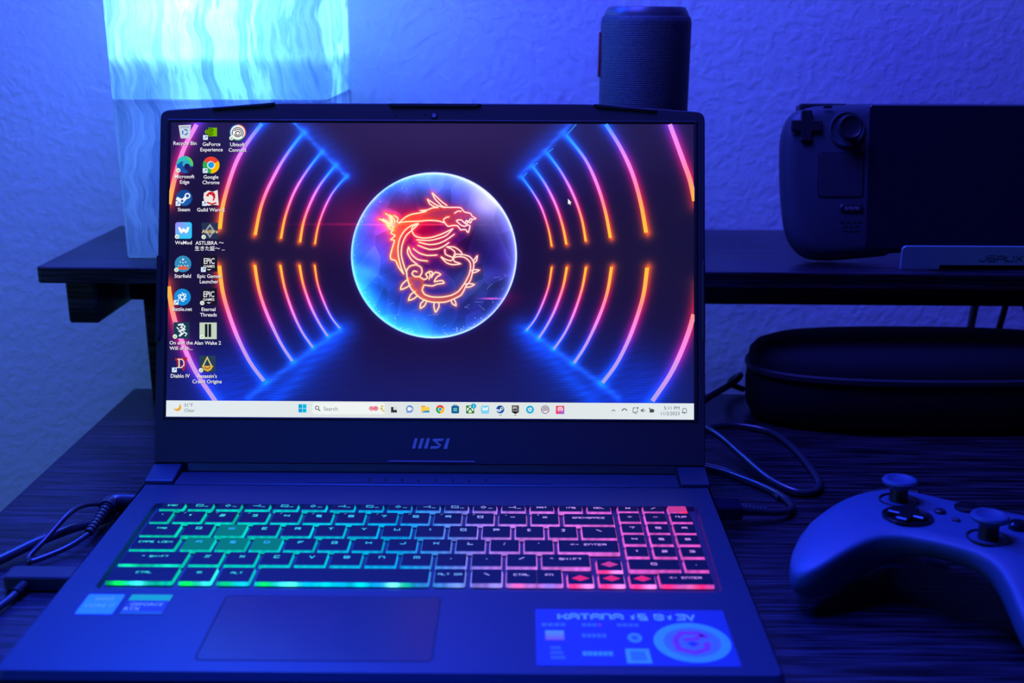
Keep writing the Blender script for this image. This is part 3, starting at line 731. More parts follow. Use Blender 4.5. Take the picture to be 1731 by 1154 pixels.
    oadd((50, 110, 190), 0.45*rim); oadd((10, 120, 220), 0.7*np.exp(-((1-rr)/0.13)**1.5)*(0.35+0.65*np.clip(0.5-dx*0.8+dy*0.25, 0, 1)))
    oadd((130, 110, 150), 0.9*np.exp(-((1-rr)/0.16)**1.4)*np.clip(dx*0.75-dy*0.75-0.15, 0, 1)); oadd((190, 180, 200), 0.75*np.exp(-((1-rr)/0.016)**1.5))
    oadd((150, 120, 170), 0.6*np.exp(-((1-rr)/0.06)**1.5)*np.clip(dx*0.6+dy*0.7-0.3, 0, 1))
    rr = rr0
    gx1 = np.exp(-((X-830)/16)**2-((Y-504.5)/1.3)**2); oadd((230, 60, 120), gx1); oadd((255, 70, 50), 0.65*np.exp(-((X-700)/75)**2-((Y-379.5)/1.2)**2))
    # dragon glow
    for P, cc in dragon():
        bx0, bx1 = min(p[0] for p in P)-22, max(p[0] for p in P)+22; by0, by1 = min(p[1] for p in P)-22, max(p[1] for p in P)+22
        m = (X > bx0) & (X < bx1) & (Y > by0) & (Y < by1); xs = X[m]; ys = Y[m]; D = np.full(xs.shape, 1e9)
        for p, q in zip(P, P[1:]):
            ex_, ey_ = q[0]-p[0], q[1]-p[1]; L = ex_*ex_+ey_*ey_+1e-9; t = np.clip(((xs-p[0])*ex_+(ys-p[1])*ey_)/L, 0, 1)
            D = np.minimum(D, np.hypot(xs-p[0]-t*ex_, ys-p[1]-t*ey_))
        GL_[m] = np.maximum(GL_[m], np.exp(-(D/3.4)**1.3)); GW_[m] = np.maximum(GW_[m], np.exp(-(D/8.5)**1.6))
    hx = np.clip((X-655)/150, 0, 1); hy = np.clip((Y-325)/200, 0, 1)
    gc = [255+0*hx, 120-70*hx*(1-hy)+20*hy, 30+110*hx*(1-hy)+70*hy]
    # body filling
    fill = np.zeros(X.shape)
    for B_ in BODY: fill = np.maximum(fill, inside(X, Y, B_))
    for i in range(3):
        orb[..., i] = orb[..., i]*(1-0.7*fill*GW_)+[235, 105, 15][i]*0.75*fill*(1-0.75*hx)*(0.45+0.55*GW_)+[190, 20, 90][i]*0.7*fill*0.5*hx
        orb[..., i] = orb[..., i]*(1-0.75*GL_)+gc[i]*0.75*GL_
        orb[..., i] += [190, 20, 20][i]*0.34*GW_*(1-0.75*hx)*(1-0.5*hy)
    oadd((255, 150, 40), 0.9*np.exp(-((X-660)/10)**2-((Y-378)/12)**2)); oadd((90, 15, -20), 0.7*np.exp(-((X-650)/28)**2-((Y-372)/30)**2))
    a = np.clip((1-rr)*R/1.3+0.5, 0, 1)
    og = np.exp(-np.clip(rr-1, 0, 9)/0.03)*(rr >= 1)*0.3
    for i in range(3): img[..., i] = img[..., i]*(1-a)+orb[..., i]*a + (30, 70, 180)[i]*og
    img[:] = np.clip(img, 0, 255)
    return A, B, lin(img)
# dragon outlines (emblem of the wallpaper)
DR = [
 [(560, 170), (575, 205), (600, 232), (630, 258), (668, 262), (702, 262)], [(560, 170), (590, 198), (622, 228), (655, 252)], [(530, 210), (545, 240), (575, 258), (600, 262)], [(530, 210), (560, 230), (592, 250), (640, 264)],
 [(600, 262), (560, 266), (530, 278), (485, 283), (522, 288), (480, 297), (430, 306), (392, 324), (352, 358)],
 [(225, 335), (258, 345), (282, 372), (318, 382)], [(265, 300), (290, 318), (300, 352)], [(290, 308), (320, 335), (325, 360)], [(320, 312), (346, 332), (338, 352), (358, 362)], [(225, 335), (265, 352), (290, 392), (318, 410)],
 [(318, 382), (310, 405), (302, 425), (326, 440), (300, 465), (322, 470), (312, 510), (298, 560), (302, 588), (330, 598), (350, 640), (382, 682)],
 [(382, 682), (365, 640), (350, 580), (345, 520), (356, 460), (386, 410), (430, 376), (475, 362)], [(402, 682), (380, 620), (366, 560), (371, 500), (396, 440), (440, 400), (470, 370)],
 [(352, 358), (400, 352), (475, 349), (540, 344), (600, 348), (640, 360)], [(640, 360), (632, 340), (650, 325), (668, 322)], [(640, 360), (660, 381), (690, 376), (720, 379), (738, 402)],
 [(702, 262), (740, 265), (762, 290), (800, 300), (812, 318), (835, 332), (815, 338)], [(700, 300), (722, 286), (745, 288)],
 [(815, 338), (800, 334), (790, 356), (775, 345), (765, 360), (742, 341), (714, 346), (742, 374), (765, 381), (782, 374), (798, 380), (786, 420), (770, 402), (738, 404)],
 [(765, 360), (778, 368), (785, 347), (800, 360), (812, 340)],
 [(430, 402), (450, 440), (500, 455), (560, 450), (620, 430), (662, 410), (692, 395)], [(462, 466), (540, 470), (600, 458), (650, 438), (692, 395)],
 [(475, 480), (540, 496), (600, 489), (650, 466), (700, 430)], [(470, 500), (540, 526), (600, 521), (640, 502), (666, 483)], [(440, 520), (480, 550), (530, 564), (592, 562)],
 [(412, 510), (430, 555), (470, 590), (532, 600)], [(412, 510), (405, 545), (430, 592), (466, 620)], [(430, 402), (440, 380), (475, 368)],
 [(402, 700), (400, 660), (420, 632), (460, 624), (490, 640), (496, 670), (480, 696), (450, 696), (434, 680), (445, 662), (466, 668)],
 [(480, 696), (510, 716), (532, 702), (520, 682), (545, 665), (562, 672), (554, 702), (580, 670), (614, 684), (590, 700), (575, 728), (620, 722), (634, 738), (590, 745), (560, 756), (510, 750)],
 [(540, 670), (548, 690), (540, 715)], [(510, 750), (498, 782), (515, 810), (560, 825), (620, 826), (680, 815), (725, 790), (760, 745), (790, 690), (802, 640), (795, 602), (762, 576), (720, 572), (692, 580)],
 [(402, 700), (420, 760), (460, 810), (500, 840), (560, 858), (640, 858), (700, 836), (745, 810), (772, 760), (800, 722), (816, 662), (822, 612), (800, 575), (760, 560), (740, 560)],
 [(650, 510), (700, 512), (740, 540), (746, 560), (714, 556), (692, 576)], [(640, 525), (645, 558), (690, 578), (700, 602), (738, 616), (690, 622), (650, 610), (615, 572), (642, 588), (680, 598), (692, 578)],
 [(650, 510), (682, 524), (704, 545), (692, 576)],
 [(410, 712), (372, 745), (363, 778), (400, 765), (424, 748)], [(455, 790), (426, 810), (412, 846), (446, 835), (470, 816)], [(518, 842), (490, 865), (486, 896), (512, 880), (526, 852)], [(572, 862), (572, 890), (582, 920), (602, 890), (602, 864)],
 [(680, 846), (686, 866), (710, 880), (706, 855), (696, 838)], [(765, 748), (790, 741), (825, 747), (795, 763), (765, 764)], [(805, 662), (826, 654), (856, 657), (830, 671), (808, 674)], [(816, 602), (830, 585), (843, 567), (840, 596), (822, 614)]]
DK = 310/1154.
def dragon(): return [([(580+x*DK, 280+y*DK) for x, y in P], None) for P in DR]
def bodyz(P): return [(580+x*DK, 280+y*DK) for x, y in P]
BODY = [bodyz([(630, 260), (700, 262), (745, 268), (762, 292), (812, 318), (742, 341), (714, 346), (738, 400), (660, 381), (640, 360), (540, 344), (430, 376), (386, 410), (356, 460), (345, 520), (350, 580), (375, 675), (335, 600), (300, 585), (312, 510), (322, 470), (326, 440), (305, 420), (320, 385), (352, 358), (392, 324), (480, 297), (560, 266)]),
        bodyz([(402, 700), (440, 700), (480, 697), (510, 716), (510, 750), (498, 782), (515, 810), (560, 825), (620, 826), (680, 815), (725, 790), (760, 745), (790, 690), (802, 640), (795, 602), (822, 612), (816, 662), (800, 722), (772, 760), (745, 810), (700, 836), (640, 858), (560, 858), (500, 840), (460, 810), (420, 760)])]
def inside(X, Y, P):
    r = np.zeros(X.shape, bool); n = len(P)
    for i in range(n):
        x1, y1 = P[i-1]; x2, y2 = P[i]
        c = ((y1 > Y) != (y2 > Y)) & (X < (x2-x1)*(Y-y1)/((y2-y1) or 1e-9)+x1); r ^= c
    return r.astype(float)
GL_ = np.zeros((NY, NX)); GW_ = np.zeros((NY, NX))

SB = MB()
def add2(pts_px, faces, c, layer):
    SB.add([lid_pt(*PX(*q), lay(layer)) for q in pts_px], faces, 0, c)
def Q(P, c, L): add2(P, [tuple(range(len(P)))][0:1], C_(*c) if len(c) == 3 and not hasattr(c[0], '__len__') else [C_(*k) for k in c], L)
def rect(x0, y0, x1, y1, c, L): Q([(x0, y1), (x1, y1), (x1, y0), (x0, y0)], c, L)
def disc(x, y, r, c, L, seg=24, a0=0, a1=360, ry=None):
    ry = ry or r; n = seg
    if a1-a0 >= 360: P = [(x+r*math.cos(2*math.pi*i/n), y-ry*math.sin(2*math.pi*i/n)) for i in range(n)]
    else: P = [(x, y)]+[(x+r*math.cos(math.radians(a0+(a1-a0)*i/n)), y-ry*math.sin(math.radians(a0+(a1-a0)*i/n))) for i in range(n+1)]
    Q(P, c, L)
def stroke(P, w, c, L, cl=None):
    v, f = ribbon(P, w)
    cc = C_(*c) if cl is None else [C_(*k) for k in cl for _ in (0, 1)]
    add2(v, f, cc, L)
def arc(x, y, r, a0, a1, w, c, L, n=14, r1=None):
    P = [(x+(r+((r1 or r)-r)*i/n)*math.cos(math.radians(a0+(a1-a0)*i/n)), y-(r+((r1 or r)-r)*i/n)*math.sin(math.radians(a0+(a1-a0)*i/n))) for i in range(n+1)]
    stroke(P, w, c, L)
def rrp(x0, y0, x1, y1, r, c, L):
    Q([(x, y) for x, y in rrect(x0, x1, y0, y1, r, 4)], c, L)
def txt(s, x, y, h, c, L, align='C', bold=False, sx=1.0):
    v, f, w = text_polys(s, bold); x0 = x-w*h*sx/2 if align == 'C' else (x-w*h*sx if align == 'R' else x)
    add2([(x0+a*h*sx, y+h*0.35-q*h) for a, q in v], f, C_(*c), L)
def cap(s, x, y, L=8):
    s_ = s.split('|')
    for i, t in enumerate(s_):
        txt(t, x+0.6, y+i*9.2+0.7, 8.6, (14, 10, 30), L-1, bold=True); txt(t, x, y+i*9.2, 8.6, (240, 238, 250), L, bold=True)
def corner(x, y, kind):
    if kind == 0:
        rect(x-4, y-4, x+4, y+4, (225, 240, 250), 12); stroke([(x-2, y+2), (x+2, y-2)], 1.0, (40, 110, 200), 13); stroke([(x-0.5, y-2), (x+2, y-2), (x+2, y+0.5)], 1.0, (40, 110, 200), 13)
    else:
        disc(x, y, 3.8, (225, 240, 225), 12, 14); stroke([(x-1.6, y), (x-0.3, y+1.4), (x+1.8, y-1.5)], 0.8, (120, 150, 110), 13)
def screen():
    A, B, img = wallpaper()
    # tube cores
    for a, wd in arcs:
        P = [(v.x, v.y) for v in smooth([(p[0], p[1], 0) for p in a], 5)]
        P = [p for p in P if 284 < p[0] < 1174 and 206 < p[1] < 679]
        if len(P) < 3: continue
        cl = []
        for p in P:
            dn, df = arc_ext(a); t = min(1, max(0, (abs(p[1]-431)-dn)/(df-dn))); c = stops(t, CORE)
            if p[1] > 431 and t > 0.6: c = stops(0.66+0.12*(t-0.6)/0.4, CORE)*0.92+np.array([8, 20, 5])
            cl.append(tuple(np.clip(c, 0, 255)))
        W_ = [wd*(0.95 if i > len(P)*0.6 else 1.0)*1.0 for i in range(len(P))]
        v, f = ribbon(P, W_); add2(v, f, [C_(*k) for k in cl for _ in (0, 1)], 1)
    # ceiling edges of the light frame
    for P in ([(497, 208), (513, 224)], [(958, 228), (974, 210)], [(558, 272), (568, 280)], [(577, 291), (586, 298)], [(883, 300), (891, 292)], [(901, 282), (909, 275)], [(925, 259), (935, 251)]):
        stroke(P, 1.8, (40, 140, 250), 1)
    # dragon strokes
    for P, _ in dragon():
        Ps = [(v.x, v.y) for v in smooth([(p[0], p[1], 0) for p in P], 3)]; n = len(Ps)
        cl = []
        for p in Ps:
            hx = min(1, max(0, (p[0]-655)/150)); hy = min(1, max(0, (p[1]-325)/200))
            cl.append((255, 240-15*hx, 190+40*hx-15*hy))
        v, f = ribbon(Ps, 2.15); add2(v, f, [C_(*k) for k in cl for _ in (0, 1)], 2)
    stroke([(646, 371), (653, 375), (660, 381)], 5, (255, 250, 200), 2); stroke([(662, 364), (662, 378)], 4, (255, 250, 200), 2)
    # sparkles on the orb
    rng = random.Random(5)
    for k in range(150):
        a = math.radians(rng.choice([rng.uniform(95, 300), rng.uniform(200, 330)])); r = 140*(1-abs(rng.gauss(0, 0.05))-0.01); x, y = 733.5+r*math.cos(a), 431.5-r*math.sin(a)
        s = rng.uniform(0.35, 0.9); c = rng.choice([(230, 240, 255), (120, 200, 255), (160, 220, 255)]); disc(x, y, s, c, 2, 6)
    for k in range(26):
        a = math.radians(rng.uniform(195, 345)); r = rng.uniform(100, 130); x, y = 733.5+r*math.cos(a), 431.5-r*math.sin(a); d = rng.uniform(-0.8, 0.8); l = rng.uniform(4, 14)
        stroke([(x, y), (x+l*math.cos(d), y+l*math.sin(d))], 0.5, (110, 140, 250), 2)
    # ---- desktop icons
    # waste bin
    Q([(302, 212), (323, 211), (320.5, 234), (305.5, 234)], (205, 215, 230), 9); Q([(304, 213.5), (321, 213), (319, 217), (305, 217)], (170, 180, 205), 10)
    arc(313, 223.5, 4.2, 20, 110, 2.2, (40, 120, 200), 10); arc(313, 223.5, 4.2, 140, 230, 2.2, (40, 120, 200), 10); arc(313, 223.5, 4.2, 260, 350, 2.2, (40, 120, 200), 10)
    cap('Recycle Bin', 312.6, 242)
    rect(352, 216, 367, 230.5, (118, 185, 0), 9); disc(354.5, 223, 8, (118, 185, 0), 9, 20, ry=5); arc(355.5, 223, 5.8, 20, 340, 1.2, (20, 35, 10), 10); arc(356, 223, 3.1, -30, 300, 1.1, (20, 35, 10), 10); disc(356, 223, 1.2, (20, 35, 10), 10, 8)
    corner(347.5, 232.5, 0); cap('GeForce|Experience', 357.5, 243.6)
    disc(402, 224, 14, (40, 110, 190), 9, 30); disc(402, 224, 14, (60, 150, 90), 10, 20, 200, 330); disc(402, 224, 14, (220, 110, 70), 10, 20, -30, 90); disc(402, 224, 12.2, (245, 245, 250), 11, 30)
    arc(402, 225, 9.3, -40, 200, 1.5, (60, 50, 60), 12, 18); arc(402, 225, 6.4, -160, 150, 1.5, (60, 50, 60), 12, 18); arc(402, 225.5, 3.4, 0, 340, 1.6, (60, 50, 60), 12); corner(391.5, 233.5, 1); cap('Ubisoft|Connect', 401.5, 244.2)
    # wave browser
    disc(312.6, 278, 14.2, (25, 120, 205), 9, 30); disc(312.6, 278, 14.2, (50, 190, 190), 10, 20, 60, 175); disc(312.6, 278, 14.2, (90, 205, 90), 10, 20, -10, 70); disc(318, 282, 8.5, (40, 35, 90), 11, 20, 170, 360)
    disc(310, 282, 9.5, (20, 90, 180), 11, 24); disc(315.5, 277, 6.8, (50, 175, 200), 12, 20); disc(316.5, 281.5, 5, (30, 30, 90), 13, 16); corner(301.5, 288, 1); cap('Microsoft|Edge', 312, 298.3)
    def chrome(x, y, r, L):
        disc(x, y, r, (234, 67, 53), L, 18, 30, 150); disc(x, y, r, (52, 168, 83), L, 18, 150, 270); disc(x, y, r, (251, 188, 5), L, 18, 270, 390); Q([(x, y), (x+r*0.95, y-r*0.5), (x+r*0.87, y-r*0.45), (x, y-r*0.45)], (234, 67, 53), L+1)
        disc(x, y, r*0.47, (245, 245, 245), L+1, 20); disc(x, y, r*0.37, (30, 160, 225), L+2, 20)
    chrome(357, 279, 14.2, 9); corner(347, 288.5, 0); cap('Google|Chrome', 356.6, 299)
    def steam(x, y, r, L):
        disc(x, y, r, (20, 75, 150), L, 28); disc(x, y+r*0.15, r*0.82, (25, 95, 175), L+1, 20, 180, 360); stroke([(x-r*0.95, y+r*0.05), (x-r*0.2, y+r*0.38), (x+r*0.4, y-r*0.25)], r*0.42, (235, 240, 250), L+2)
        disc(x+r*0.4, y-r*0.25, r*0.36, (235, 240, 250), L+2, 18); disc(x+r*0.4, y-r*0.25, r*0.2, (25, 85, 160), L+3, 14); disc(x-r*0.25, y+r*0.38, r*0.28, (235, 240, 250), L+2, 16); disc(x-r*0.25, y+r*0.38, r*0.15, (25, 85, 160), L+3, 12)
    steam(311.6, 334.5, 13.8, 9); corner(301.2, 344, 0); cap('Steam', 311, 354)
    Q([(345, 326), (352, 322), (360, 324), (368, 321), (369, 336), (370, 347), (360, 346), (352, 348), (346, 342), (344, 334)], (240, 228, 225), 9); arc(357, 331, 5.5, -40, 190, 3.2, (205, 30, 40), 10); stroke([(349, 331), (353, 327), (359, 329), (363, 334), (360, 339)], 2.4, (205, 30, 40), 11)
    stroke([(350, 342), (358, 345), (366, 343)], 2.6, (200, 40, 50), 11); corner(346, 344, 0); cap('Guild Wars 2', 356.5, 354.4)
    def wemod(x, y, r, L):
        Q([(a, b3) for a, b3 in rrect(x-r, x+r, y-r, y+r, r*0.28, 4)], (80, 185, 250), L); Q([(x-r*0.7, y-r*0.35), (x-r*0.35, y-r*0.45), (x, y+0.0), (x+r*0.35, y-r*0.45), (x+r*0.75, y-r*0.35), (x+r*0.5, y+r*0.35), (x+r*0.25, y+r*0.35), (x, y+r*0.12), (x-r*0.3, y+r*0.4), (x-r*0.55, y+r*0.2)], (245, 248, 255), L+1)
    Q([(a, b3) for a, b3 in rrect(296.5, 324.5, 375.5, 403.5, 4, 4)], [(40, 200, 250) if i < 12 else (150, 140, 250) for i in range(20)], 9)
    Q([(301, 384), (304, 383.2), (307.5, 388), (310.5, 385), (314, 388.5), (317, 383.5), (320.5, 384), (318.5, 391.5), (314.5, 394.5), (310.8, 391.5), (306.5, 395), (303.5, 391)], (245, 248, 255), 10); corner(299.5, 400, 1); cap('WeMod', 310.3, 410)
    rect(341, 376.5, 368.5, 403.8, (40, 52, 84), 9); Q([(355, 378), (363.5, 390), (355, 402.5), (346, 390)], (150, 155, 170), 10); Q([(355, 383), (360, 390), (355, 397.5), (350, 390)], (40, 45, 70), 11); txt('Astlibra', 355, 391, 8.6, (235, 210, 150), 13, bold=True); corner(344.5, 400.5, 1)
    cap('ASTLIBRA \u301c', 354.5, 410.5); cap('\u751f\u304d\u305f\u8a3c\u301c ...', 354.5, 420)
    disc(309.5, 446, 14, (50, 140, 190), 9, 30); disc(309.5, 456, 10, (225, 95, 65), 10, 20, 10, 170, ry=6.5)
    for px, py in ((309.5, 438.5), (305, 443), (314, 443), (302, 449), (306.5, 449), (313, 449), (317.5, 449), (309.5, 444)): disc(px, py, 1.1 if py > 439 else 1.8, (225, 240, 245), 11, 6)
    corner(298.5, 456, 1); cap('Starfield', 309, 466.3)
    def epic(x, y, s, L, sq=True, c1=(24, 22, 44)):
        if sq: rect(x-14*s, y-14*s, x+14*s, y+14*s, c1, L)
        txt('EPIC', x, y-4*s, 13.5*s, (242, 242, 246), L+2, bold=True, sx=0.72); txt('GAMES', x, y+5*s, 6.2*s, (235, 235, 240), L+2, bold=True); Q([(x-4*s, y+10*s), (x+4*s, y+10*s), (x, y+12*s)], (235, 235, 240), L+1)
    epic(353.5, 445, 1, 9); corner(344, 455.5, 0); cap('Epic Games|Launcher', 353.5, 466.5)
    disc(308.5, 502, 14.2, (20, 140, 220), 9, 30)
    def bnet(x, y, s, L, c=(235, 248, 255)):
        for k in range(3):
            a = math.radians(120*k+20); P = [(x+s*(math.cos(t)*7.5*math.cos(a)-math.sin(t)*3.2*math.sin(a)), y+s*(math.cos(t)*7.5*math.sin(a)+math.sin(t)*3.2*math.cos(a))) for t in [i*math.pi/9 for i in range(17)]]; stroke(P, 1.3*s, c, L)
    bnet(308.5, 502, 1, 10); corner(298, 511, 0); cap('Battle.net', 308, 522.2)
    epic(353, 501, 1, 9); corner(342, 512, 1); cap('Eternal|Threads', 352.4, 522.5)
    rect(293.5, 544.5, 320.5, 572, (22, 60, 82), 9)
    stroke([(301, 549), (309, 548), (306, 553), (312, 556), (303, 560), (309, 563), (303, 568)], 3, (230, 240, 245), 10); stroke([(309, 548), (313, 552), (311, 556)], 2, (230, 240, 245), 10); stroke([(310, 560), (316, 564), (313, 568)], 2, (230, 240, 245), 10); stroke([(299, 553), (303, 557)], 2, (230, 240, 245), 10); corner(296, 568.5, 1); cap('On and the|Will of th...', 306.3, 579)
    rect(337.5, 545, 366.5, 573, (196, 212, 190), 9); rect(346.5, 547.5, 351, 569.5, (20, 28, 45), 10); rect(352.6, 547.5, 357.2, 569.5, (20, 28, 45), 10); corner(341.5, 569, 1); cap('Alan Wake 2', 351, 579.3)
    stroke([(296, 607), (316, 606)], 4, (170, 30, 40), 9); stroke([(299, 606), (302, 622)], 3, (150, 30, 35), 9); stroke([(316, 604), (310, 626), (306, 616)], 2.4, (190, 30, 40), 9)
    stroke([(300, 607), (308, 607), (311, 611), (311, 617), (307, 621), (299, 621)], 1.8, (225, 220, 215), 10); stroke([(303, 607), (303, 621)], 2.2, (225, 220, 215), 10); corner(295, 625, 0); cap('Diablo IV', 304.7, 635)
    rect(337, 601, 364.5, 629, (38, 62, 86), 9); stroke([(343, 619), (350.5, 604), (358, 619)], 2.2, (225, 205, 120), 10); Q([(341, 618), (361, 618), (357, 625), (351, 628), (345, 625)], (220, 170, 70), 10); stroke([(345, 621), (351, 623), (356, 620)], 1, (60, 50, 40), 11); corner(340, 625.5, 1); cap("Assassin's|Creed Origins", 350, 635.3)
    # pointer
    Q([(960, 336), (960, 345.5), (962, 343.8), (963.6, 346.5), (965, 345.6), (963.8, 343), (966, 342.4)], (245, 245, 250), 12)
    # ---- task bar
    T0 = [PX(281, 676)[1], PX(1173, 680)[1]]
    N = 60; vs = []; cs = []
    for i in range(N+1):
        x = X0+(X1-X0)*i/N; t = i/N; c = (226-2*math.sin(t*3), 236-6*math.sin(t*3.0), 242-12*math.sin(t*3.0))
        vs += [lid_pt(x, S0, lay(3)), lid_pt(x, S0+0.01055, lay(3))]; cs += [C_(*c)]*2
    SB.add(vs, [(2*i, 2*i+2, 2*i+3, 2*i+1) for i in range(N)], 0, cs)
    DKT = (70, 74, 84)
    disc(300, 688, 6.5, (245, 165, 40), 5, 20); disc(297.5, 685, 6.0, (228, 236, 242), 6, 20); txt('51\u00b0F', 311.5, 684.2, 8.0, (90, 95, 105), 6, 'L'); txt('Clear', 311.5, 693.2, 8.0, (90, 95, 105), 6, 'L')
    for i in (0, 1):
        for j in (0, 1): rect(504.6+i*7, 683+j*7.2, 511+i*7, 689.6+j*7.2, (0, 165+20*i, 225), 5)
    Q([(a, b3) for a, b3 in rrect(528, 650, 680.5, 699.8, 4, 4)], (240, 245, 244), 4); arc(536, 689, 3.0, 0, 360, 1.2, (45, 45, 55), 6); stroke([(538.2, 691.2), (541.5, 694.6)], 1.3, (45, 45, 55), 6); txt('Search', 547, 690.5, 9.0, (105, 108, 118), 6, 'L')
    disc(628, 690, 4.6, (240, 150, 165), 6, 16, ry=4); disc(635, 690, 4.6, (236, 130, 150), 6, 16, ry=4); stroke([(626, 688), (631, 691), (636, 688)], 0.8, (210, 90, 120), 7); disc(646, 686.5, 2.4, (225, 205, 90), 6, 10, ry=1.8); disc(645, 690.5, 2.2, (205, 185, 80), 6, 10, ry=1.8); disc(648, 694, 2.4, (225, 205, 90), 6, 10, ry=1.8)
    rect(661, 687.5, 671, 697, (48, 46, 52), 5); rect(665, 687.5, 671, 692.6, (205, 222, 225), 6)
    disc(692.5, 691, 6.4, (110, 150, 215), 5, 20); Q([(686.5, 697.8), (690, 692), (694, 697)], (110, 150, 215), 5); rrp(689, 688, 694.5, 694, 1, (245, 248, 250), 6); Q([(694.5, 691), (697, 688.5), (697, 693.5)], (245, 248, 250), 6)
    rect(712, 685.5, 719, 689, (230, 160, 40), 5); rect(712, 687.5, 726, 697, (250, 205, 70), 6); Q([(712, 697), (726, 697), (726, 693.5), (717, 694)], (40, 150, 200), 7)
    chrome(744, 691.5, 7.2, 5)
    rrp(763, 685.5, 776, 698.5, 2, (20, 95, 150), 5); stroke([(766.5, 686), (766.5, 684.5), (772.5, 684.5), (772.5, 686)], 1, (30, 130, 190), 6); rect(766.5, 689.5, 772.5, 694.5, (120, 200, 200), 6); stroke([(767, 692), (772, 692)], 1, (20, 80, 130), 7)
    rect(788, 685, 801.5, 698.5, (15, 120, 25), 5); disc(794.7, 691.8, 5.6, (230, 240, 230), 6, 20); stroke([(790, 696.5), (794.7, 690), (799.4, 696.5)], 1.8, (15, 120, 25), 7); stroke([(790.5, 687.5), (794.7, 690.5), (799, 687.5)], 1.4, (15, 120, 25), 7); disc(800.5, 686, 4.4, (0, 165, 205), 8, 16); txt('2', 800.5, 686, 6, (225, 250, 255), 9)
    Q([(a, b3) for a, b3 in rrect(813, 827, 685, 699, 3, 3)], (130, 210, 240), 5); Q([(815, 688), (817.5, 688), (820, 690.5), (822.5, 688), (825, 688), (823.5, 694), (820, 692.5), (817, 694.5)], (240, 248, 255), 6)
    steam(845.5, 691.8, 6.8, 5); rect(844, 701, 848, 702, (120, 120, 120), 6)
    Q([(865.2, 685), (877, 685), (877, 696.5), (871, 699.5), (865.2, 696.5)], (25, 25, 28), 5); txt('EPIC', 871, 689, 6.2, (235, 235, 235), 7, bold=True, sx=0.75); txt('GAMES', 871, 694, 3.0, (235, 235, 235), 7); rect(869, 701, 873, 702, (120, 120, 120), 6)
    disc(895.8, 692, 6.8, (30, 175, 215), 5, 22); bnet(895.8, 692, 0.5, 6)
    arc(921.5, 692, 6.4, 0, 360, 1.2, (120, 60, 120), 6, 20); disc(921.5, 692, 5.6, (240, 236, 240), 5, 20); arc(921.5, 692, 4.0, -40, 230, 1.1, (70, 55, 90), 6); arc(921.5, 692, 1.8, 0, 360, 1.1, (70, 55, 90), 6, 10)
    Q([(939.5, 685.5), (939.5, 699.5), (953.8, 699.5), (953.8, 685.5)][::-1], [(235, 80, 120), (110, 110, 235), (235, 60, 120), (245, 90, 90)], 5); arc(947, 691.5, 3.6, -60, 240, 1.5, (245, 240, 250), 6); arc(947, 691.5, 1.2, 0, 360, 1.0, (245, 240, 250), 6, 8)
    stroke([(1034, 695), (1037, 692), (1040, 695)], 1.0, DKT, 6); arc(1055.5, 695, 4.2, 10, 170, 1.5, DKT, 6); stroke([(1051, 694), (1054, 691)], 1.3, DKT, 6)
    stroke([(1070, 689), (1070, 696.5), (1077.5, 696.5), (1077.5, 692)], 1.0, DKT, 6); stroke([(1070, 689), (1075, 689)], 1.0, DKT, 6); rect(1076.5, 688, 1079, 690.5, DKT, 6); stroke([(1072, 698.5), (1076, 698.5)], 1, DKT, 6)
    Q([(1083, 692), (1085, 692), (1087.5, 689.5), (1087.5, 697), (1085, 695), (1083, 695)], (110, 112, 120), 6); arc(1087, 693.3, 3, -50, 50, 0.8, DKT, 6, 6)
    rect(1098, 691, 1104.5, 697, DKT, 6); rect(1104.5, 692.5, 1106, 695.5, DKT, 6); stroke([(1097, 689), (1100.5, 693)], 1.4, DKT, 6)
    txt('5:11 PM', 1148.5, 689.3, 8.2, (85, 88, 98), 6, 'R'); txt('11/2/2023', 1148.5, 698.5, 8.2, (85, 88, 98), 6, 'R')
    arc(1157, 693, 3.2, 0, 180, 1.0, DKT, 6, 8); stroke([(1153.8, 693), (1153.2, 697), (1160.8, 697), (1160.2, 693)], 1.0, DKT, 6); stroke([(1156, 698.8), (1158, 698.8)], 1.0, DKT, 6)
    # ---- assemble with the fine wallpaper grid
    n0 = NX*NY
    gv = np.zeros((n0, 3)); R3 = np.array(LF.to_3x3()); t3 = np.array(LF.translation)
    loc = np.stack([A.ravel(), np.full(n0, -lay(0)), B.ravel()], 1); gv = loc @ R3.T + t3
    idx = np.arange(n0).reshape(NY, NX); quads = np.stack([idx[:-1, :-1], idx[:-1, 1:], idx[1:, 1:], idx[1:, :-1]], -1).reshape(-1, 4)
    lv = np.array(SB.v); V = np.concatenate([gv, lv]); 
    loops = [quads.ravel()]; starts = [np.arange(len(quads))*4]; cnt = len(quads)*4; fl = []; fs_ = []
    for f in SB.f:
        fs_.append(cnt); fl.extend(i+n0 for i in f); cnt += len(f)
    loops = np.concatenate([loops[0], np.array(fl)]).astype(np.int32); starts = np.concatenate([starts[0], np.array(fs_)]).astype(np.int32)
    me = bpy.data.meshes.new('screen'); me.vertices.add(len(V)); me.vertices.foreach_set('co', V.astype(np.float32).ravel())
    me.loops.add(len(loops)); me.loops.foreach_set('vertex_index', loops); me.polygons.add(len(starts)); me.polygons.foreach_set('loop_start', starts)
    me.update(calc_edges=True); me.materials.append(M_screen)
    ca = me.color_attributes.new('glow', 'FLOAT_COLOR', 'POINT'); arr = np.ones((len(V), 4), np.float32); arr[:n0, :3] = img.reshape(-1, 3); arr[n0:, :3] = np.array(SB.c); ca.data.foreach_set('color', arr.ravel())
    me.validate()
    o = bpy.data.objects.new('screen', me); link(o); o.parent = lid; tag(o, 'lit screen with neon arcs, dragon orb and desktop icons')
screen()

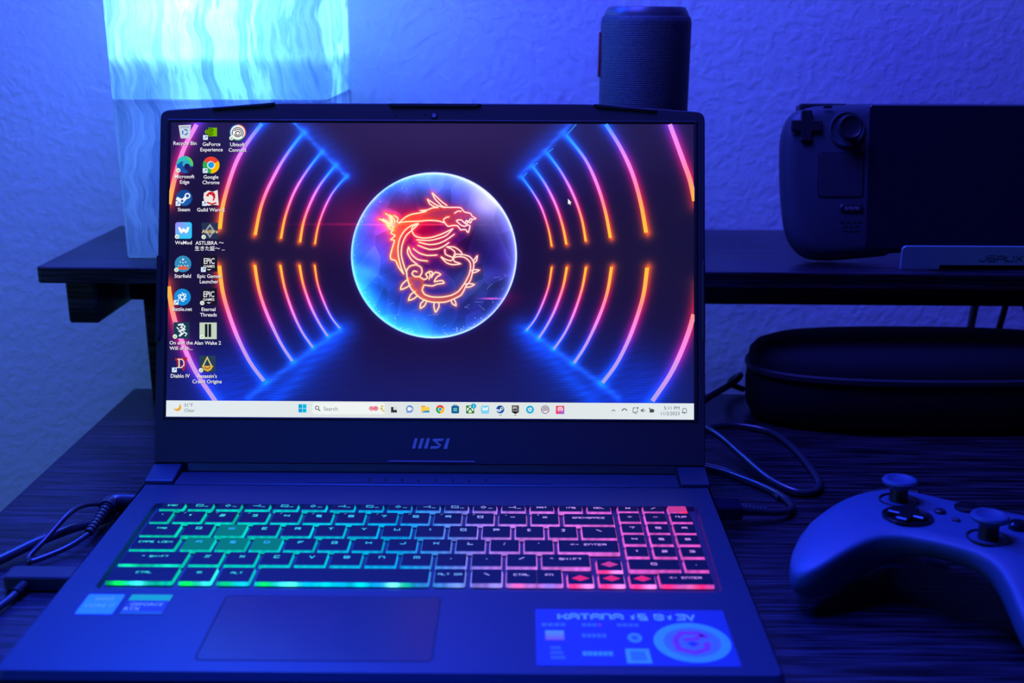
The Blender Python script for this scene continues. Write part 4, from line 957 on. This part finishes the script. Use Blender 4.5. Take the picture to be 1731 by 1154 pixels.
# ------------------------------------------------------------------ onyx lamp
lamp = tag(empty('lamp', (-0.2505, 0.412, Z0+0.125), math.radians(1.5)), 'tall square lamp of banded onyx glowing cyan on the raised shelf', 'lamp')
b = MB()
b.prism(rrect(0, 0.163, 0, 0.142, 0.003, 3), [(0.001, 0.0005), (0, 0.002), (0, 0.1215), (0.0006, 0.1222)])
b.build('stone_block', M_onyx, lamp)
b = MB(); b.prism(rrect(0, 0.163, 0, 0.142, 0.003, 3), [(0.0006, 0.1225), (0, 0.1232), (0, 0.335), (0.001, 0.337)])
b.build('stone_block', M_onyx, lamp)
b = MB(); b.box(0.012, 0.151, 0.012, 0.130, 0.1565, 0.1600); b.box(0.012, 0.151, 0.012, 0.130, 0.1175, 0.1200); b.build('light_block_plate', M_white, lamp)  # unseen plates added inside the stone to block light and band the glow
pl = bpy.data.lights.new('lamp_bulb', 'POINT'); pl.energy = 3.6; pl.color = (0.14, 0.42, 1.0); pl.shadow_soft_size = 0.02
po = bpy.data.objects.new('lamp_bulb', pl); link(po); po.parent = lamp; po.location = (0.085, 0.065, 0.205)
pl2 = bpy.data.lights.new('lamp_bulb', 'POINT'); pl2.energy = 1.9; pl2.color = (0.10, 0.36, 1.0); pl2.shadow_soft_size = 0.03
po = bpy.data.objects.new('lamp_bulb', pl2); link(po); po.parent = lamp; po.location = (0.095, 0.06, 0.138)
pl3 = bpy.data.lights.new('lamp_bulb', 'POINT'); pl3.energy = 0.6; pl3.color = (0.10, 0.28, 1.0); pl3.shadow_soft_size = 0.02
po = bpy.data.objects.new('lamp_bulb', pl3); link(po); po.parent = lamp; po.location = (0.085, 0.06, 0.085)

# ------------------------------------------------------------------ speaker
spk = tag(empty('speaker', (0.1558, 0.462, Z0+0.125)), 'dark cylindrical portable speaker in woven fabric standing behind the laptop', 'speaker')
R_, Hh = 0.0352, 0.1912
def uvcyl(name, prof, seg, m, parent, su, sv):
    b = MB(); b.lathe(prof, seg); o = b.build(name, m, parent, True); me = o.data; uv = me.uv_layers.new(name='UVMap')
    for p in me.polygons:
        angs = [math.atan2(me.vertices[me.loops[l].vertex_index].co.y, me.vertices[me.loops[l].vertex_index].co.x)/(2*math.pi) % 1 for l in p.loop_indices]
        wrap = max(angs)-min(angs) > 0.5
        for l, a in zip(p.loop_indices, angs):
            if wrap and a < 0.5: a += 1
            uv.data[l].uv = (a*su, me.vertices[me.loops[l].vertex_index].co.z*sv)
    return o
uvcyl('fabric_sleeve', [(R_-0.0006, 0.012), (R_, 0.014), (R_, Hh-0.012), (R_-0.0008, Hh-0.008), (R_-0.0024, Hh-0.0065)], 96, M_fab, spk, 135, 500)
b = MB(); b.lathe([(R_-0.006, 0), (R_-0.001, 0.003), (R_-0.0006, 0.012)], 64); b.build('bottom_cap', M_rub, spk, True)
b = MB(); b.lathe([(R_-0.0024, Hh-0.0068), (R_-0.0030, Hh-0.004), (R_-0.0055, Hh-0.0005), (R_-0.008, Hh), (0.006, Hh-0.0004)], 64); b.build('top_cap', mat('speaker_cap', (0.05, 0.05, 0.06), 0.35), spk, True)
b = MB(); b.prism(rpoly([(-0.0368, 0.138), (-0.0345, 0.138), (-0.0345, 0.172), (-0.0362, 0.172)], 0.0004, 2), [(0, -0.005), (0, 0.005)], T=lambda x, z, y: (x, y, z)); tag(b.build('hanging_loop', M_red, spk), 'dark red loop')

# ------------------------------------------------------------------ handheld console on its stand
con = tag(empty('handheld_console', (0.4085, 0.4005, Z0+0.1362), rot=(math.radians(-12), 0, 0)), 'black handheld game console with dark screen propped on a metal stand', 'console')
# local frame: x across, z up, -y front
def cT(x, z, d): return (x, -d, z)
hw, hh = 0.1490, 0.1135
left = [(-0.052, -0.0010), (-0.066, -0.0035), (-0.090, -0.0060), (-0.112, -0.0075), (-0.128, -0.0055), (-0.138, 0.0030), (-0.1435, 0.0150), (-0.1465, 0.032), (-0.1485, 0.055), (-0.1490, 0.080), (-0.1475, 0.0930), (-0.1430, 0.1030), (-0.135, 0.1090), (-0.124, 0.1120)]
pts = left[::-1] + [(-x, z) for x, z in left]      # goes down the left side, then along the bottom, up the right side
top_pts = [(0.09, 0.1132), (0.03, 0.1136), (-0.03, 0.1136), (-0.09, 0.1132)]
o = pts + top_pts
o = [(v.x, v.y) for v in smooth([(x, z, 0) for x, z in o + [o[0]]], 3)][:-1]
b = MB(); b.prism(o, [(0.007, -0.024), (0.003, -0.0215), (0.0006, -0.018), (0, -0.012), (0.0010, -0.0065), (0.0035, -0.0028), (0.0070, -0.0009), (0.0105, 0.0)], T=cT)
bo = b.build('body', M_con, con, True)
bm = bmesh.new(); bm.from_mesh(bo.data); bmesh.ops.triangulate(bm, faces=[f for f in bm.faces if len(f.verts) > 8]); bm.to_mesh(bo.data); bm.free()
for sx in (-1, 1):       # palm grips swelling out at the back
    b = MB(); P = [(sx*-0.118*-1 if False else sx*0.122, 0.012+0.0*i, 0) for i in range(2)]
    b.tube([(sx*0.118, 0.024, 0.090), (sx*0.122, 0.030, 0.066), (sx*0.121, 0.032, 0.040), (sx*0.114, 0.026, 0.016)], lambda t: 0.013+0.004*math.sin(math.pi*t), 16); b.build('palm_grip', M_con, con, True)
b = MB(); b.prism(rrect(-0.0845, 0.0845, 0.0025, 0.1105, 0.002, 3), [(0, 0), (0, 0.0003), (0.0003, 0.0005)], T=cT); b.build('display_glass', M_glass, con)
for sx in (-1, 1):
    cx = sx*0.1335
    if sx < 0:
        b = MB(); a, w = 0.0118, 0.0042
        cr = [(-w, -a), (w, -a), (w, -w), (a, -w), (a, w), (w, w), (w, a), (-w, a), (-w, w), (-a, w), (-a, -w), (-w, -w)]
        b.prism(rpoly([(x-0.1325, z+0.0950) for x, z in cr], 0.0012, 2), [(0, 0), (0, 0.0016), (0.0006, 0.0024)], T=cT); b.build('direction_pad', M_con2, con)
    else:
        for dx, dz in ((0, 0.009), (0, -0.009), (0.009, 0), (-0.009, 0)):
            b = MB(); b.lathe([(0.0046, 0), (0.0046, 0.0018), (0.0036, 0.0026)], 20, T=lambda x, y, z: (0.1325+dx*0.9+x, -z, 0.0950+dz*0.9+y)); b.build('face_button', M_con2, con, True)
    sxp = sx*0.1015
    b = MB(); b.lathe([(0.0138, 0), (0.0138, 0.0012), (0.0125, 0.0016), (0.0112, 0.0006), (0.0090, 0.0004)], 40, T=lambda x, y, z: (sxp+x, -z, 0.0925+y)); rg = b.build('thumbstick', M_con, con, True)
    b = MB(); b.lathe([(0.0055, 0.0004), (0.0050, 0.006), (0.0085, 0.0075), (0.0097, 0.0085), (0.0094, 0.0100), (0.0080, 0.0106), (0.0070, 0.0099), (0.0020, 0.0097)], 40, T=lambda x, y, z: (sxp+x, -z, 0.0932+y)); b.build('stick_cap', M_con2, rg, True)
    tx0, tx1 = (-0.1225, -0.0872) if sx < 0 else (0.0872, 0.1225)
    b = MB(); b.prism(rrect(tx0, tx1, 0.0405, 0.0750, 0.0035, 4), [(0, 0), (0, 0.00025)], T=cT); tp = b.build('track_pad', M_rub, con)
    b = MB(); b.prism(rrect(tx0+0.0010, tx1-0.0010, 0.0415, 0.0740, 0.0028, 4), [(0, 0.00025), (0.0003, 0.0006)], T=cT); b.build('pad_surface', mat('track_pad_surface', (0.036, 0.036, 0.048), 0.45) if sx < 0 else bpy.data.materials['track_pad_surface'], tp)
    bx = sx*0.0962
    b = MB(); b.prism(rrect(bx-0.0090, bx+0.0090, 0.0298, 0.0358, 0.0028, 4), [(0, 0), (0, 0.0006), (0.0006, 0.0012)], T=cT, mtop=0)
    if sx < 0: stroke_text(b, 'STEAM', bx, 0.0318, 0.0019, 0.0016, lambda x, z: (x, -0.0013, z), 1, sw=0.2)
    b.build('menu_button', [M_con2, M_logo], con)
    for r in range(3):
        for k in range(4 if r == 0 else 3):
            x0 = sx*0.0962 + (-0.0082+(4-(4 if r == 0 else 3))*0.0022+k*0.0045); z0 = 0.0215-r*0.0034
            b = MB(); b.prism(rrect(x0, x0+0.0033, z0, z0+0.0011, 0.0004, 2), [(0, 0), (0.0001, 0.0003)], T=cT); b.build('speaker_slot', M_rub, con)
    b = MB(); b.prism(rrect(sx*0.1165-0.0035, sx*0.1165+0.0035, 0.1082, 0.1102, 0.0011, 3), [(0, 0), (0, 0.0006), (0.0004, 0.0010)], T=cT); b.build('option_button', M_con2, con)
    b = MB(); b.prism(rrect(sx*0.118-0.018, sx*0.118+0.018, 0.1075, 0.1128, 0.0015, 3), [(0.001, -0.021), (0, -0.019), (0, -0.007), (0.0008, -0.006)], T=cT); b.build('shoulder_button', M_con2, con)

st = tag(empty('console_stand', (0.4310, 0.385, Z0+0.125)), 'grey metal stand with a raised lip holding the handheld console', 'stand')
b = MB(); b.box(-0.020, 0.020, 0.012, 0.085, 0.0, 0.0040); b.box(-0.055, 0.055, 0.000, 0.020, 0.0000, 0.0040); b.build('foot', M_rub, st)
b = MB(); b.prism(rrect(-0.0480, 0.0300, 0.001, 0.036, 0.002, 3), [(0, 0.0040), (0, 0.0052)]); b.build('tray', M_metal, st)
b = MB(); b.prism(rrect(-0.030, 0.030, 0.006, 0.085, 0.004, 3), [(0, 0.0), (0, 0.0016)], T=lambda x, z, d: (x, 0.050+d+0.25*z, z)); b.build('back_rest', M_metal, st)
b = MB(); b.prism(rpoly([(-0.0845, 0.0005), (0.0845, 0.0005), (0.0845, 0.0185), (-0.0845, 0.0185)], [0.0006, 0.0006, 0.004, 0.004], 5), [(0.0003, -0.0022), (0, -0.0018), (0, -0.0004), (0.0004, 0)], T=lambda x, z, d: (x, -d, z))
stroke_text(b, 'JSAUX', -0.0095, 0.0070, 0.0042, 0.0055, lambda x, z: (x, -0.00008, z), 1, sw=0.16, gap=0.25)
b.build('lip', [M_metal, mat('engraved_letters', (0.03, 0.035, 0.05), 0.5)], st)

# ------------------------------------------------------------------ zip case under the shelf
cs = tag(empty('zip_case', (0.378, 0.408, Z0)), 'black oval zip-up carrying case lying under the raised shelf', 'case')
def sell(a, bb, n=56, e=2.6):
    r = []
    for i in range(n):
        t = 2*math.pi*i/n; c, s = math.cos(t), math.sin(t)
        r.append((a*abs(c)**(2/e)*(1 if c > 0 else -1), bb*abs(s)**(2/e)*(1 if s > 0 else -1)))
    return r
def rings(b, L, m=0):
    n = 56; vs = []
    for a, bb, z in L: vs += [(x, y, z) for x, y in sell(a, bb, n)]
    fs = [(k*n+i, k*n+(i+1) % n, (k+1)*n+(i+1) % n, (k+1)*n+i) for k in range(len(L)-1) for i in range(n)]
    fs += [tuple(reversed(range(n))), tuple((len(L)-1)*n+i for i in range(n))]; b.add(vs, fs, m)
CA, CB = 0.136, 0.050
b = MB(); rings(b, [(CA-0.012, CB-0.012, 0.0003), (CA-0.004, CB-0.004, 0.003), (CA, CB, 0.010), (CA+0.001, CB+0.001, 0.030), (CA, CB, 0.0405)]); b.build('case_bottom', M_case, cs, True)
b = MB(); rings(b, [(CA, CB, 0.0465), (CA-0.001, CB-0.001, 0.054), (CA-0.006, CB-0.006, 0.060), (CA-0.018, CB-0.014, 0.0645), (CA-0.05, CB-0.026, 0.0665), (CA-0.10, CB-0.042, 0.0675)]); b.build('case_lid', M_case, cs, True)
b = MB(); rings(b, [(CA-0.001, CB-0.001, 0.0403), (CA+0.0022, CB+0.0022, 0.0415), (CA+0.0022, CB+0.0022, 0.0450), (CA-0.001, CB-0.001, 0.0467)]); b.build('zipper', M_zip, cs, True)

# ------------------------------------------------------------------ cables
def cable(name, label, pts, r, m=M_cable, cat='cable', parts=None):
    b = MB(); b.tube([(x, y, z) for x, y, z in pts], r, 12, sub=7)
    t = empty(name, (pts[0][0], pts[0][1], Z0)); tag(t, label, cat)
    o = b.build('cord', m, t, True); o.location = (-pts[0][0], -pts[0][1], 0)
    return t, (pts[0][0], pts[0][1])
def sub(t, org, name, b, m, lab=None):
    o = b.build(name, m, t, True); o.location = (-org[0], -org[1], 0)
    if lab: tag(o, lab)
    return o
# left: barrel plug with ribbed sleeve, loop doubled back
t, og = cable('power_cable', 'thin looped power cable with ribbed plug in the laptop left side', [(-0.2012, 0.1700, 0.0075), (-0.2070, 0.158, 0.006), (-0.2165, 0.148, 0.0045), (-0.2240, 0.142, 0.004), (-0.2270, 0.147, 0.0045), (-0.2215, 0.158, 0.010), (-0.2150, 0.176, 0.017), (-0.2110, 0.190, 0.017), (-0.2035, 0.203, 0.012), (-0.1960, 0.208, 0.008), (-0.1900, 0.222, 0.004), (-0.1905, 0.262, 0.003), (-0.170, 0.300, 0.003)], 0.0017)
b = MB()
for i in range(9):
    tt = i/8; p = (-0.2010+0.0005*tt, 0.1710+0.0275*tt, 0.0080+0.003*tt); q = (p[0]+0.0001, p[1]+0.0021, p[2]+0.0003); b.tube([p, q], 0.0027+0.0009*tt, 14, sub=1)
    b.tube([q, (q[0]+0.0001, q[1]+0.0017, q[2]+0.0002)], 0.0020+0.0008*tt, 14, sub=1)
sub(t, og, 'ribbed_sleeve', b, M_cable)
b = MB(); b.tube([(-0.2005, 0.2000, 0.0110), (-0.2000, 0.2055, 0.0118), (-0.1960, 0.2085, 0.0122), (-0.1798, 0.2080, 0.0122)], lambda t: 0.0050-0.0010*t, 16); sub(t, og, 'plug', b, M_cable)
cable('thick_cable', 'thick black cable running under the looped cable from the left edge', [(-0.262, 0.118, 0.004), (-0.2440, 0.140, 0.0045), (-0.2290, 0.162, 0.006), (-0.2150, 0.181, 0.006), (-0.2030, 0.197, 0.004), (-0.1930, 0.215, 0.0035), (-0.1750, 0.240, 0.0035)], 0.0030)
# left: flat adapter
t, og = cable('usb_adapter', 'flat black plug-in adapter at the laptop left front edge with thin lead', [(-0.2155, 0.1100, 0.0045), (-0.2180, 0.097, 0.0035), (-0.2240, 0.080, 0.0030), (-0.2360, 0.055, 0.0025), (-0.255, 0.020, 0.0025)], 0.0021, cat='adapter')
b = MB(); b.prism(rrect(-0.2270, -0.1790, 0.1130, 0.1270, 0.002, 3), [(0.0006, 0.0010), (0, 0.0016), (0, 0.0086), (0.0008, 0.0094)]); sub(t, og, 'adapter_body', b, M_cable)
b = MB(); b.tube([(-0.2150, 0.1135, 0.0048), (-0.2165, 0.1050, 0.0042)], 0.0030, 12, sub=1); sub(t, og, 'strain_relief', b, M_rub)
# right: cables coming round from behind the laptop
t, og = cable('charging_cable', 'glossy blue-lit cable curving out behind the laptop right corner', [(0.150, 0.330, 0.014), (0.1850, 0.335, 0.0185), (0.2010, 0.318, 0.018), (0.2150, 0.292, 0.012), (0.2290, 0.264, 0.006), (0.2440, 0.248, 0.0035), (0.2570, 0.2500, 0.003), (0.2640, 0.266, 0.003), (0.2640, 0.300, 0.003), (0.2600, 0.335, 0.003), (0.2500, 0.362, 0.003), (0.2250, 0.374, 0.003), (0.2000, 0.366, 0.003), (0.160, 0.350, 0.003)], 0.0026)
t, og = cable('display_cable', 'black cable with ribbed sleeve plugged into the laptop right side', [(0.2140, 0.2080, 0.0075), (0.2240, 0.2105, 0.006), (0.2330, 0.2180, 0.004), (0.2360, 0.2300, 0.003), (0.2300, 0.2480, 0.003), (0.2150, 0.2680, 0.003), (0.1980, 0.2850, 0.003), (0.170, 0.300, 0.003)], 0.0024)
b = MB()
for i in range(7):
    tt = i/6; p = (0.2150-0.0150*tt, 0.2082-0.0020*tt, 0.0078+0.002*tt); q = (p[0]-0.0014, p[1]-0.0002, p[2]); b.tube([p, q], 0.0032+0.0008*tt, 14, sub=1); b.tube([q, (q[0]-0.0011, q[1]-0.0001, q[2])], 0.0025+0.0006*tt, 12, sub=1)
sub(t, og, 'ribbed_sleeve', b, M_cable)
b = MB(); b.prism(rrect(0.1796, 0.1990, 0.1985, 0.2135, 0.002, 3), [(0.0008, 0.0055), (0, 0.0065), (0, 0.0135), (0.001, 0.0145)]); sub(t, og, 'plug', b, M_glass)
cable('thin_cable', 'thin dark cable lying on the desk beside the laptop right hinge', [(0.185, 0.300, 0.002), (0.2000, 0.292, 0.002), (0.2130, 0.278, 0.002), (0.2260, 0.258, 0.002), (0.2310, 0.240, 0.002), (0.2380, 0.226, 0.0085)][:5], 0.0016)
cable('case_cable', 'dark cable trailing from behind the laptop to the zip case', [(0.150, 0.400, 0.006), (0.195, 0.398, 0.010), (0.215, 0.405, 0.018), (0.232, 0.412, 0.026), (0.240, 0.428, 0.027), (0.2365, 0.452, 0.012), (0.250, 0.458, 0.004)], 0.0026)
cable('hanging_cable', 'dark cable hanging down from under the shelf behind the zip case', [(0.488, 0.500, 0.111), (0.486, 0.500, 0.090), (0.4820, 0.500, 0.065), (0.4790, 0.502, 0.030), (0.478, 0.504, -0.05)], 0.0028)
cable('slanting_cable', 'dark cable slanting right beneath the shelf beside the pale lead', [(0.488, 0.490, 0.111), (0.4920, 0.490, 0.080), (0.5060, 0.492, 0.045), (0.520, 0.495, 0.000), (0.525, 0.500, -0.05)], 0.0028)
cable('pale_cable', 'pale lead hanging beneath the shelf behind the zip case', [(0.468, 0.520, 0.111), (0.466, 0.520, 0.080), (0.4630, 0.520, 0.045), (0.462, 0.521, 0.000), (0.462, 0.521, -0.05)], 0.0035, M_white)

# ------------------------------------------------------------------ game controller
ctl = tag(empty('game_controller', (0.2893, 0.1054, Z0+0.0486), rot=(math.radians(-2), math.radians(-2.6), math.radians(-37))), 'dark wireless game controller resting on the desk beside the laptop', 'controller')
def itp(x, xs, ys):
    return float(np.interp(x, xs, ys))
AX = [0, .018, .030, .040, .048, .058, .066, .072, .0755, .0775]
YT = [.040, .041, .042, .042, .040, .035, .028, .019, .009, -.006]
YL = [-.0215, -.0225, -.028, -.041, -.054, -.0635, -.0625, -.053, -.038, -.010]
ZT = [.0, .0, .0003, .0003, -.0004, -.002, -.0045, -.008, -.0115, -.0155]
ZB = [-.019, -.021, -.028, -.035, -.036, -.0355, -.0335, -.029, -.024, -.0165]
def prof(x, A):
    # smooth interpolation through averaging
    return sum(itp(abs(x)+d, AX, A) for d in (-.004, -.002, 0, .002, .004) if 0 <= abs(x)+d)/sum(1 for d in (-.004, -.002, 0, .002, .004) if 0 <= abs(x)+d)
def ctl_top(x, y):
    yl, yt = prof(x, YL), prof(x, YT); droop = -0.30*max(0, -0.016-y)**1.0 - 2.2*max(0, -0.016-y)**2
    return prof(x, ZT)+droop
def ctl_body():
    b = MB(); NS, NL = 73, 72; vs = []
    for i in range(NS):
        u = -1+2*i/(NS-1); x = 0.0773*math.sin(u*math.pi/2)
        e = max(0.02, math.sqrt(max(0, 1-(abs(x)/0.0774)**9)))
        yl, yt, zt, zb = prof(x, YL), prof(x, YT), prof(x, ZT), prof(x, ZB); yc, ry = (yl+yt)/2, (yt-yl)/2*e
        for k in range(NL):
            t = 2*math.pi*k/NL; c, s = math.cos(t), math.sin(t)
            ex_ = 0.55 if s > 0 else 0.8
            y = yc+ry*abs(c)**((0.20 if c < 0 else 0.38) if s > 0 else 0.6)*(1 if c > 0 else -1)*(1 if s > 0 else 1-0.22*abs(s)); zc = zt-0.0055-0.004*min(1, abs(x)/0.06)
            z = zc+(zt-zc)*abs(s)**(0.30 if c < 0 else 0.42)*e if s > 0 else zc-(zc-zb)*abs(s)**0.8*e
            droop = -0.30*max(0, -0.016-y)-2.2*max(0, -0.016-y)**2
            vs.append((x, y, z+droop*(1 if s > 0 else 1.0+0.04*abs(s))))
    fs = [(i*NL+k, (i+1)*NL+k, (i+1)*NL+(k+1) % NL, i*NL+(k+1) % NL) for i in range(NS-1) for k in range(NL)]
    fs += [tuple(range(NL)), tuple((NS-1)*NL+k for k in reversed(range(NL)))]; b.add(vs, fs)
    return b
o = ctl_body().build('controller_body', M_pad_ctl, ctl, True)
def at(x0, y0, z0): return lambda x, y, z: (x0+x, y0+y, z0+z)
for (x, y) in ((-0.0345, 0.0175), (0.020, -0.0075)):
    b = MB(); b.lathe([(0.0108, -0.003), (0.0108, 0.0006), (0.0100, 0.0008), (0.0092, -0.0006), (0.0052, -0.0008), (0.0048, 0.0072)], 36, T=at(x, y, 0.0002)); sk = b.build('thumbstick', M_ctl_dark, ctl, True)
    b = MB(); b.lathe([(0.0046, 0.0070), (0.0070, 0.0095), (0.0092, 0.0105), (0.0096, 0.0120), (0.0088, 0.0132), (0.0070, 0.0134), (0.0055, 0.0124), (0.001, 0.0120)], 36, T=at(x, y, 0.0)); b.build('stick_cap', M_pad_ctl, sk, True)
b = MB(); b.lathe([(0.0132, -0.003), (0.0132, 0.0010), (0.0125, 0.0014), (0.0100, 0.0002), (0.004, -0.0004)], 40, T=at(-0.0225, -0.0040, 0.0004)); dp = b.build('direction_pad', M_ctl_gloss, ctl, True)
b = MB(); a, w = 0.0100, 0.0033
cr = [(-w, -a), (w, -a), (w, -w), (a, -w), (a, w), (w, w), (w, a), (-w, a), (-w, w), (-a, w), (-a, -w), (-w, -w)]
b.prism(rpoly([(x-0.0225, y-0.0040) for x, y in cr], 0.0008, 2), [(0, 0.0002), (0, 0.0026), (0.0006, 0.0032)]); b.build('pad_cross', M_ctl_gloss, dp)
for x in (-0.0105, 0.0105):
    b = MB(); b.lathe([(0.0030, -0.001), (0.0030, 0.0010), (0.0024, 0.0015)], 20, T=at(x, 0.0135, 0.0003)); b.build('menu_button', M_ctl_dark, ctl, True)
b = MB(); b.lathe([(0.0070, -0.001), (0.0070, 0.0008), (0.0062, 0.0012)], 30, T=at(0, 0.028, 0.0003)); b.build('guide_button', M_ctl_gloss, ctl, True)
b = MB(); b.prism(rrect(-0.0022, 0.0022, 0.0052, 0.0078, 0.001, 3), [(0, -0.001), (0, 0.0010), (0.0003, 0.0013)]); b.build('share_button', M_ctl_dark, ctl, True)
for dx, dy in ((0, .0105), (0, -.0105), (.0105, 0), (-.0105, 0)):
    b = MB(); b.lathe([(0.0050, -0.002), (0.0050, 0.0030), (0.0040, 0.0042)], 24, T=at(0.040+dx, 0.014+dy, 0.0)); b.build('face_button', M_ctl_gloss, ctl, True)
b = MB(); b.prism(rpoly([(-0.006, -0.0135), (0.006, -0.0135), (0.005, -0.0165), (-0.005, -0.0165)][::-1], 0.0005, 2), [(0, 0.0205), (0, 0.0228)], T=lambda x, z, d: (x, -d, z)); b.build('socket', M_ctl_gloss, ctl)
for sx in (-1, 1):
    b = MB(); b.tube([(sx*0.030, 0.040, -0.006), (sx*0.045, 0.038, -0.007), (sx*0.058, 0.030, -0.010)], 0.006, 12); b.build('shoulder_button', M_ctl_dark, ctl, True)
    b = MB(); b.tube([(sx*0.046, 0.036, -0.014), (sx*0.047, 0.044, -0.022), (sx*0.047, 0.044, -0.034), (sx*0.047, 0.037, -0.0395)], lambda t: 0.0085-0.002*t, 14); b.build('trigger', M_ctl_dark, ctl, True)
